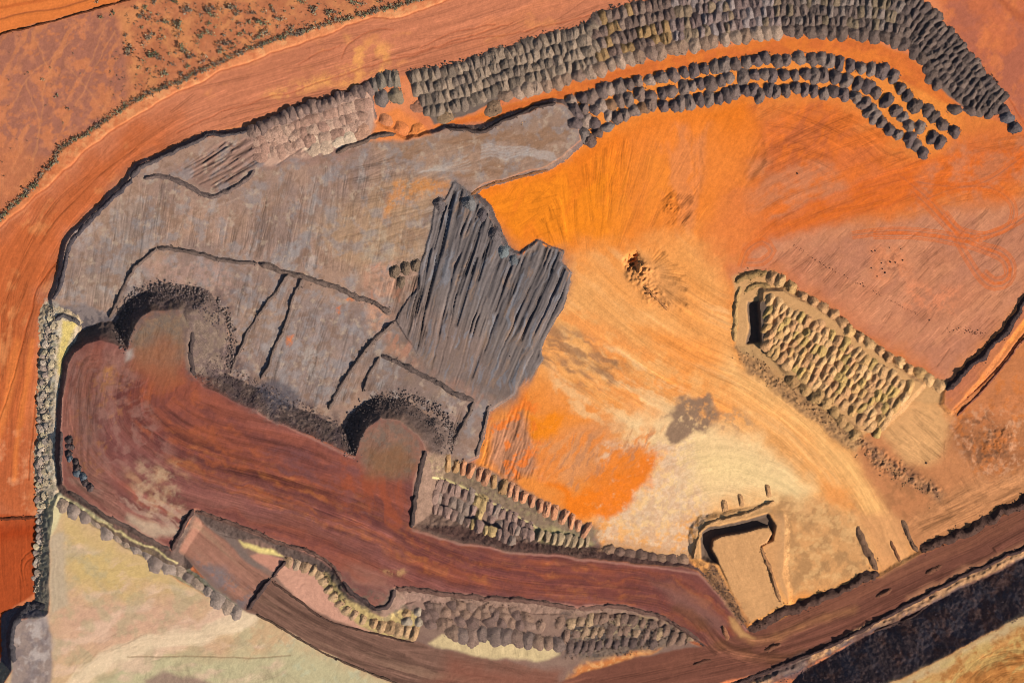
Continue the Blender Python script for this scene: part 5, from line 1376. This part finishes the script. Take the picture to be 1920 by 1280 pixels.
berm("earth_berm", "1230,556 1210,540 1240,568 1252,580", 5, 0.8, C(210, 140, 84), "small sand berm in the broken hollow on the orange floor", rocky=0.2)
for x, y, a, t in ((1658, 1112, 24, "middle one of three, left of the sand junction"), (1752, 1069, 22, "easternmost of three, below the sand junction"), (1449, 1213, 22, "westernmost of three, near the tip road's mouth")):
    c, s = math.cos(math.radians(a)) * 17, -math.sin(math.radians(a)) * 17
    berm("median_mound", np.array([(x - c, y - s), (x, y), (x + c, y + s)], f4), 9, 1.4, C(130, 84, 64), "small spindle mound on the haul road, " + t, "median mounds on the haul road", "median mound", rocky=0.4)
berm("median_mound", "1300,1246 1318,1240 1334,1238", 7, 1.0, C(120, 76, 60), "small dark mound on the haul road below the tip road's bend", None, "median mound", rocky=0.4)
berm("median_mound", "1356,1172 1362,1186 1366,1200", 9, 1.2, C(170, 112, 80), "small pale mound in the mouth of the tip road", None, "median mound", rocky=0.4)
berm("median_mound", "1671,1014 1678,1030 1690,1052", 6, 0.6, C(150, 100, 70), "slim mound in the middle of the sand junction", None, "median mound", rocky=0.4)

# ================================================================== ROCKS
def rock_field(name, line, spread, n, smin, smax, col, label, poly=None):
    r = np.random.RandomState(n + int(spread * 7))
    if poly is not None:
        q = P(poly) if isinstance(poly, str) else poly
        lo, hi = q.min(0), q.max(0)
        pts = []
        while len(pts) < n:
            c = lo + r.rand(n, 2) * (hi - lo)
            ins = np.zeros(n, bool)
            for i in range(len(q)):
                ax, ay = q[i]; bx, by = q[(i + 1) % len(q)]
                if ay != by: ins ^= ((ay > c[:, 1]) != (by > c[:, 1])) & (c[:, 0] < (bx - ax) * (c[:, 1] - ay) / (by - ay) + ax)
            pts.extend(c[ins])
        pts = np.array(pts[:n])
    else:
        s = smooth_line(P(line), 4.0)
        i = r.randint(0, len(s), n)
        pts = s[i] + r.randn(n, 2) * spread + r.uniform(-2, 2, (n, 2))
    size = smin + (smax - smin) * r.rand(n) ** 2.6
    V, F = rocks_geo(np.column_stack([wx(pts[:, 0]), wy(pts[:, 1]), zat(pts[:, 0], pts[:, 1]) + size * 0.25]), size, n % 50)
    k = np.repeat(0.7 + 0.7 * r.rand(n) ** 1.5, 7)[:, None]
    me = new_mesh(name, V, F, M_ROCKC, np.clip(col[None] * k, 0.01, 0.8), smooth=False)
    add(name, me, kind='stuff', label=label, cat="rock rubble")


TOE_A = "232,650 227,610 236,570 258,548 295,537 340,540 385,556 412,574 430,602 434,640 428,690"
TOE_B = "658,852 655,806 666,778 690,757 722,743 762,743 800,756 832,778 846,802 844,846"
rock_field("rock_rubble", TOE_A, 5.5, 900, 0.2, 0.95, C(130, 110, 102), "loose rocks ringing the foot of the left tip head")
rock_field("rock_rubble", TOE_B, 5.5, 900, 0.2, 0.95, C(126, 106, 98), "loose rocks ringing the foot of the right tip head")
rock_field("rock_rubble", "240,640 240,600 254,570 282,556 320,552 360,562 392,582 412,610", 7, 700, 0.2, 0.7, C(108, 92, 90), "coarse rocks on the left tip head's face")
rock_field("rock_rubble", "664,850 666,812 680,782 706,762 745,758 785,774 815,800 828,836", 7, 700, 0.2, 0.7, C(104, 88, 84), "coarse rocks on the right tip head's face")
rock_field("rock_rubble", None, 1, 1500, 0.15, 0.6, C(110, 90, 86), "rocks on the slope between tip road and terrace", poly="366,706 480,768 660,852 652,800 600,770 480,708 432,690 430,640")
rock_field("rock_rubble", "97,575 90,640 84,700 78,760 74,850 72,960 68,1060 66,1115", 3.2, 900, 0.2, 0.8, C(190, 170, 146), "pale rocks along the foot of the western bench")
rock_field("rock_rubble", "770,134 850,118 933,94 1027,64 1104,42 1128,22 1229,-4", 3.5, 700, 0.2, 0.75, C(92, 78, 70), "dark rocks along the packed bank's back edge")
rock_field("rock_rubble", "480,238 547,208 614,187 692,160", 3.5, 420, 0.2, 0.75, C(92, 78, 74), "dark rocks along the cream strip's back edge")
rock_field("rock_rubble", "1740,8 1776,52 1814,95 1860,152 1884,182", 3.5, 300, 0.2, 0.7, C(80, 68, 64), "dark rocks along the packed bank's eastern edge")
rock_field("rock_rubble", None, 1, 2000, 0.15, 0.5, C(96, 80, 82), "dark rocks covering the slope of the high dump", poly="1440,1285 1574,1222 1650,1188 1809,1105 1960,1035 1960,1135 1790,1212 1640,1280")
rock_field("rock_rubble", None, 1, 900, 0.15, 0.6, C(120, 92, 76), "rubble on the bank between dark dump and haul road", poly="1060,1165 1160,1155 1290,1190 1190,1228 1060,1236")
rock_field("rock_rubble", None, 1, 500, 0.15, 0.55, C(120, 92, 76), "rubble on the slope left of the sand tip head", poly="1340,1056 1372,1112 1402,1168 1392,1172 1356,1125 1318,1080")
rock_field("rock_rubble", None, 1, 700, 0.15, 0.5, C(110, 80, 72), "rubble on the slope above the tip road's straight", poly="780,985 866,1012 960,1028 1229,1056 1290,1046 1130,1028 960,1012 850,985")
rock_field("rock_rubble", "834,236 902,243 960,215 1042,190", 3.5, 220, 0.15, 0.6, C(90, 72, 66), "dark rocks along the edge of the orange lane")
rock_field("rock_rubble", None, 1, 500, 0.15, 0.5, C(200, 160, 110), "pale rocks in the sand dump's hollow", poly="1400,520 1500,580 1560,640 1640,690 1600,720 1500,640 1420,560")
rock_field("rock_rubble", "1386,648 1430,692 1500,748 1560,792 1620,842 1680,890 1750,930", 9, 700, 0.15, 0.6, C(176, 132, 92), "tan rubble down the sand dump's lower bank")
for i, (x, y, s, t) in enumerate(((1671, 491, 1.2, "largest dark boulder in the cluster on the tan plain"), (1636, 471, 0.8, "dark boulder at the cluster's north-western edge on the tan plain"), (1642, 470, 0.7, "twin boulder at the cluster's north-western edge"),
                                 (1690, 466, 0.7, "boulder at the cluster's north-eastern edge on the tan plain"), (1669, 464, 0.6, "small boulder topmost in the cluster on the tan plain"), (1635, 502, 0.8, "boulder at the cluster's western edge on the tan plain"),
                                 (1656, 504, 0.7, "small boulder low in the cluster's middle"), (1661, 511, 0.9, "dark boulder at the cluster's lower edge on the tan plain"), (1680, 492, 0.8, "boulder just right of the cluster's largest"),
                                 (1694, 488, 0.8, "boulder at the cluster's eastern edge on the tan plain"), (1654, 493, 0.7, "boulder left of the cluster's largest"), (1646, 518, 0.6, "lowest small boulder of the cluster on the tan plain"),
                                 (1744, 600, 0.8, "dark boulder at the end of the rock line on the tan plain"), (1496, 325, 0.9, "lone dark stone on the deep orange floor"), (1738, 868, 0.9, "dark boulder at the end of the brown scrape"), (956, 668, 0.7, "pale-lit dark stone on the charcoal fan"))):
    r = np.random.RandomState(60 + i)
    V, F = rocks_geo(np.zeros((1, 3)), [1.0], 60 + i)
    add("boulder", new_mesh("boulder", V, F, M_ROCK, smooth=False), (wx(x), wy(y), float(zat(x, y)) + 0.2 * s), r.rand() * 6, (s * 0.75, s * 0.75, s * 0.7), t, "boulder", "boulders lying on the plains", color=C(86, 62, 56))
rock_field("rock_rubble", "1490,460 1560,505 1620,535 1690,572 1730,592", 0.6, 130, 0.12, 0.4, C(110, 70, 56), "thin line of dark pebbles crossing the tan plain")
rock_field("rock_rubble", "1780,620 1810,618 1830,624 1846,624", 2.5, 70, 0.12, 0.4, C(90, 56, 48), "small dark stones near the plain's black berm")
rock_field("rock_rubble", "930,200 966,243 1000,200", 1, 12, 0.2, 0.5, C(200, 150, 100), "few pale stones on the orange lane")

# ================================================================== SHRUBS
def leaf_geo(n, seed, stretch=1.0, size=0.2):
    r = np.random.RandomState(seed)
    k = 5 + r.randint(4)
    cen = r.randn(k, 3) * np.array([0.42, 0.42 * stretch, 0.16]) + np.array([0, 0, 0.55])
    c = cen[r.randint(0, k, n)] + r.randn(n, 3) * np.array([0.2, 0.2, 0.14])
    a, b = r.randn(n, 3), r.randn(n, 3)
    a /= np.linalg.norm(a, axis=1)[:, None]
    b = np.cross(a, b); b /= np.linalg.norm(b, axis=1)[:, None] + 1e-6
    s = size * (0.5 + r.rand(n))[:, None]
    V = np.stack([c - a * s, c + b * s * 0.7, c + a * s, c - b * s * 0.7], 1).reshape(-1, 3)
    V[:, 2] = np.maximum(V[:, 2], 0.03)
    F = (np.arange(n) * 4)[:, None] + np.array([[0, 1, 2, 3]])
    return V, F, cen


def stem_geo(cen, seed):
    r = np.random.RandomState(seed)
    V, F = [], []
    tips = list(cen) + [np.array([math.cos(q) * 1.1, math.sin(q) * 1.1, 0.45 + 0.3 * r.rand()]) for q in r.rand(3) * 6.28]
    for c in tips:
        mid = c * np.array([0.45, 0.45, 0.6]) + r.randn(3) * 0.06
        base = len(V)
        for p, w in ((np.array([0, 0, -0.1]), 0.05), (mid, 0.035), (c, 0.012)):
            for q in range(3):
                V.append(p + np.array([math.cos(q * 2.1) * w, math.sin(q * 2.1) * w, 0]))
        for lv in (0, 3):
            for q in range(3):
                F.append((base + lv + q, base + lv + (q + 1) % 3, base + lv + 3 + (q + 1) % 3, base + lv + 3 + q))
    return np.array(V), np.array(F)


def flat_mat(name):
    m = bpy.data.materials.new(name); m.use_nodes = True
    nt = m.node_tree; N, L = nt.nodes, nt.links
    b = N["Principled BSDF"]; b.inputs["Roughness"].default_value = 0.8; b.inputs["Specular IOR Level"].default_value = 0.2
    oi = N.new("ShaderNodeObjectInfo"); g = N.new("ShaderNodeNewGeometry")
    rp = N.new("ShaderNodeMapRange"); rp.inputs[3].default_value = 0.6; rp.inputs[4].default_value = 1.5
    L.new(g.outputs["Random Per Island"], rp.inputs[0])
    vm = N.new("ShaderNodeVectorMath"); vm.operation = 'SCALE'
    L.new(oi.outputs["Color"], vm.inputs[0]); L.new(rp.outputs[0], vm.inputs["Scale"])
    L.new(vm.outputs[0], b.inputs["Base Color"])
    return m


M_LEAF, M_STEM = flat_mat("shrub_leaves"), flat_mat("shrub_wood")
SHV = []
for s in range(6):
    V, F, cen = leaf_geo((90, 130, 60, 110, 40, 70)[s], 30 + s, (1, 1.5, 1, 1.3, 1.2, 1)[s], (0.15, 0.13, 0.16, 0.14, 0.15, 0.17)[s])
    SV, SF = stem_geo(cen, 40 + s)
    SHV.append((new_mesh("crown", V, F, M_LEAF, smooth=False), new_mesh("trunk", SV, SF, M_STEM)))
LV, LF, _ = leaf_geo(45, 91, 1.2, 0.24)
SMALL = new_mesh("shrub", LV, LF, M_LEAF, smooth=False)
GREENS = [np.array([0.20, 0.175, 0.10], f4), np.array([0.15, 0.15, 0.08], f4), np.array([0.24, 0.19, 0.12], f4), np.array([0.17, 0.13, 0.09], f4)]
WOOD = np.array([0.16, 0.11, 0.085], f4)


def shrub(x, y, r_px, label, group):
    c = GREENS[rng.randint(4)] * rng.uniform(0.8, 1.2)
    r = r_px * MPP
    loc = (wx(x), wy(y), float(zat(x, y)) - 0.05)
    if r_px < 5:
        return add("shrub", SMALL, loc, rng.rand() * 6.28, (r, r, r * 0.9), label, "shrub", group, color=c)
    o = add("shrub", None, loc, math.radians(-55 + rng.uniform(-40, 40)), (r, r, r * 0.8), label, "shrub", group)
    s = rng.randint(6)
    add("crown", SHV[s][0], parent=o, color=c)
    add("trunk", SHV[s][1], parent=o, color=WOOD * rng.uniform(0.7, 1.6))
    return o


TA = "565,90,30 628,68,28 540,8,20 760,42,24 800,40,34 790,80,50 835,90,54 700,190,30 720,265,55 830,205,60 905,215,44 920,120,45 980,140,62 1000,185,54 1035,45,62 1165,50,60 1190,85,54 1290,40,60 1320,75,44 850,10,34 970,5,42 1160,125,32 1175,185,50 1120,200,50 1030,285,70 1060,315,50 845,305,62 890,325,50 770,375,22 820,390,24 910,400,50 965,360,30 1040,365,34 1000,410,34 1265,240,56 1300,265,46 1230,275,46 1250,195,26 1360,175,24 1330,190,26 1410,70,34 1390,120,28 1330,130,28 1220,240,34 980,295,20 940,300,20 790,150,22 880,80,18 895,160,18 918,460,16 315,530,22 370,603,20 230,442,18 275,375,12 403,295,9 445,408,9 348,682,10 165,705,9 1140,335,60 1090,440,18 720,295,40 1200,150,16 1390,40,18 1350,60,14 1120,120,12 1290,170,18 1310,220,14 870,370,14 835,410,12 760,415,12 1400,190,24 1420,215,30 745,130,12 690,240,16"
TB = "45,65,32 100,65,34 45,130,60 60,175,54 140,105,48 260,10,44 310,55,58 395,70,48 430,65,38 470,75,18 545,15,58 595,20,38 700,5,44 205,45,18 190,155,44 285,140,18 20,195,44 240,180,40 5,120,30 80,30,20 350,20,18 160,60,16 120,150,20 330,120,14"
spots = [(a[0] / 2.977, a[1] / 2.977, a[2] / 2.977 / 2) for a in P(TA)] + [(480 + a[0] / 2.977, a[1] / 2.977, a[2] / 2.977 / 2) for a in P(TB)]
spots.sort(key=lambda q: q[0])
for i, (x, y, r) in enumerate(spots):
    size = "large spreading" if r > 8.3 else ("medium" if r > 5 else "tiny")
    shrub(x, y, r * 1.05, "%s grey-green shrub on the scrub plain, %s counted from the western edge" % (size, nth(i + 1)), "shrubs of the scrub plain")
SL = smooth_line(SCRUB, 3.0)
seg = np.hypot(*np.diff(SL, axis=0).T); cum = np.concatenate([[0], np.cumsum(seg)])
n = 150
t = np.linspace(20, cum[-1] - 30, n) + rng.uniform(-2, 2, n)
for i in range(n):
    x = np.interp(t[i], cum, SL[:, 0]) + rng.uniform(-1.6, 1.6); y = np.interp(t[i], cum, SL[:, 1]) + rng.uniform(-2.4, 2.0)
    shrub(x, y, rng.uniform(4.0, 7.5), "low dark bush, %s from the lower left along the scrub line" % nth(i + 1), "bushes of the scrub line")
# fallen litter and tufts between the shrubs
r = np.random.RandomState(5)
tuft = []
while len(tuft) < 480:
    x, y = r.uniform(205, 780), r.uniform(-10, 200)
    if y < np.interp(x, SCRUB[:, 0], SCRUB[:, 1]) - 3 and x > 212 + 25 * math.sin(y / 30): tuft.append((x, y))
for x, y in ((r.uniform(-5, 220), r.uniform(40, 390)) for _ in range(50)):
    if y < np.interp(x, SCRUB[:, 0], SCRUB[:, 1]) - 5: tuft.append((x, y))
tuft = np.array(tuft)
VV, FF, nv = [], [], 0
for k, (x, y) in enumerate(tuft):
    V, F, _ = leaf_geo(8, 300 + k, 1, 0.32)
    s = r.uniform(0.3, 1.0)
    VV.append(V * s * np.array([1, 1, 0.7]) + np.array([wx(x), wy(y), float(zat(x, y))])); FF.append(F + nv); nv += len(V)
add("grass_tufts", new_mesh("grass_tufts", np.vstack(VV), np.vstack(FF), M_LEAF, smooth=False), kind='stuff', label="dry tufts and litter scattered over the scrub plain", cat="grass tufts", color=np.array([0.13, 0.095, 0.06]))
print("done", round(time.time() - T0, 1), "objects", len(scene.objects))
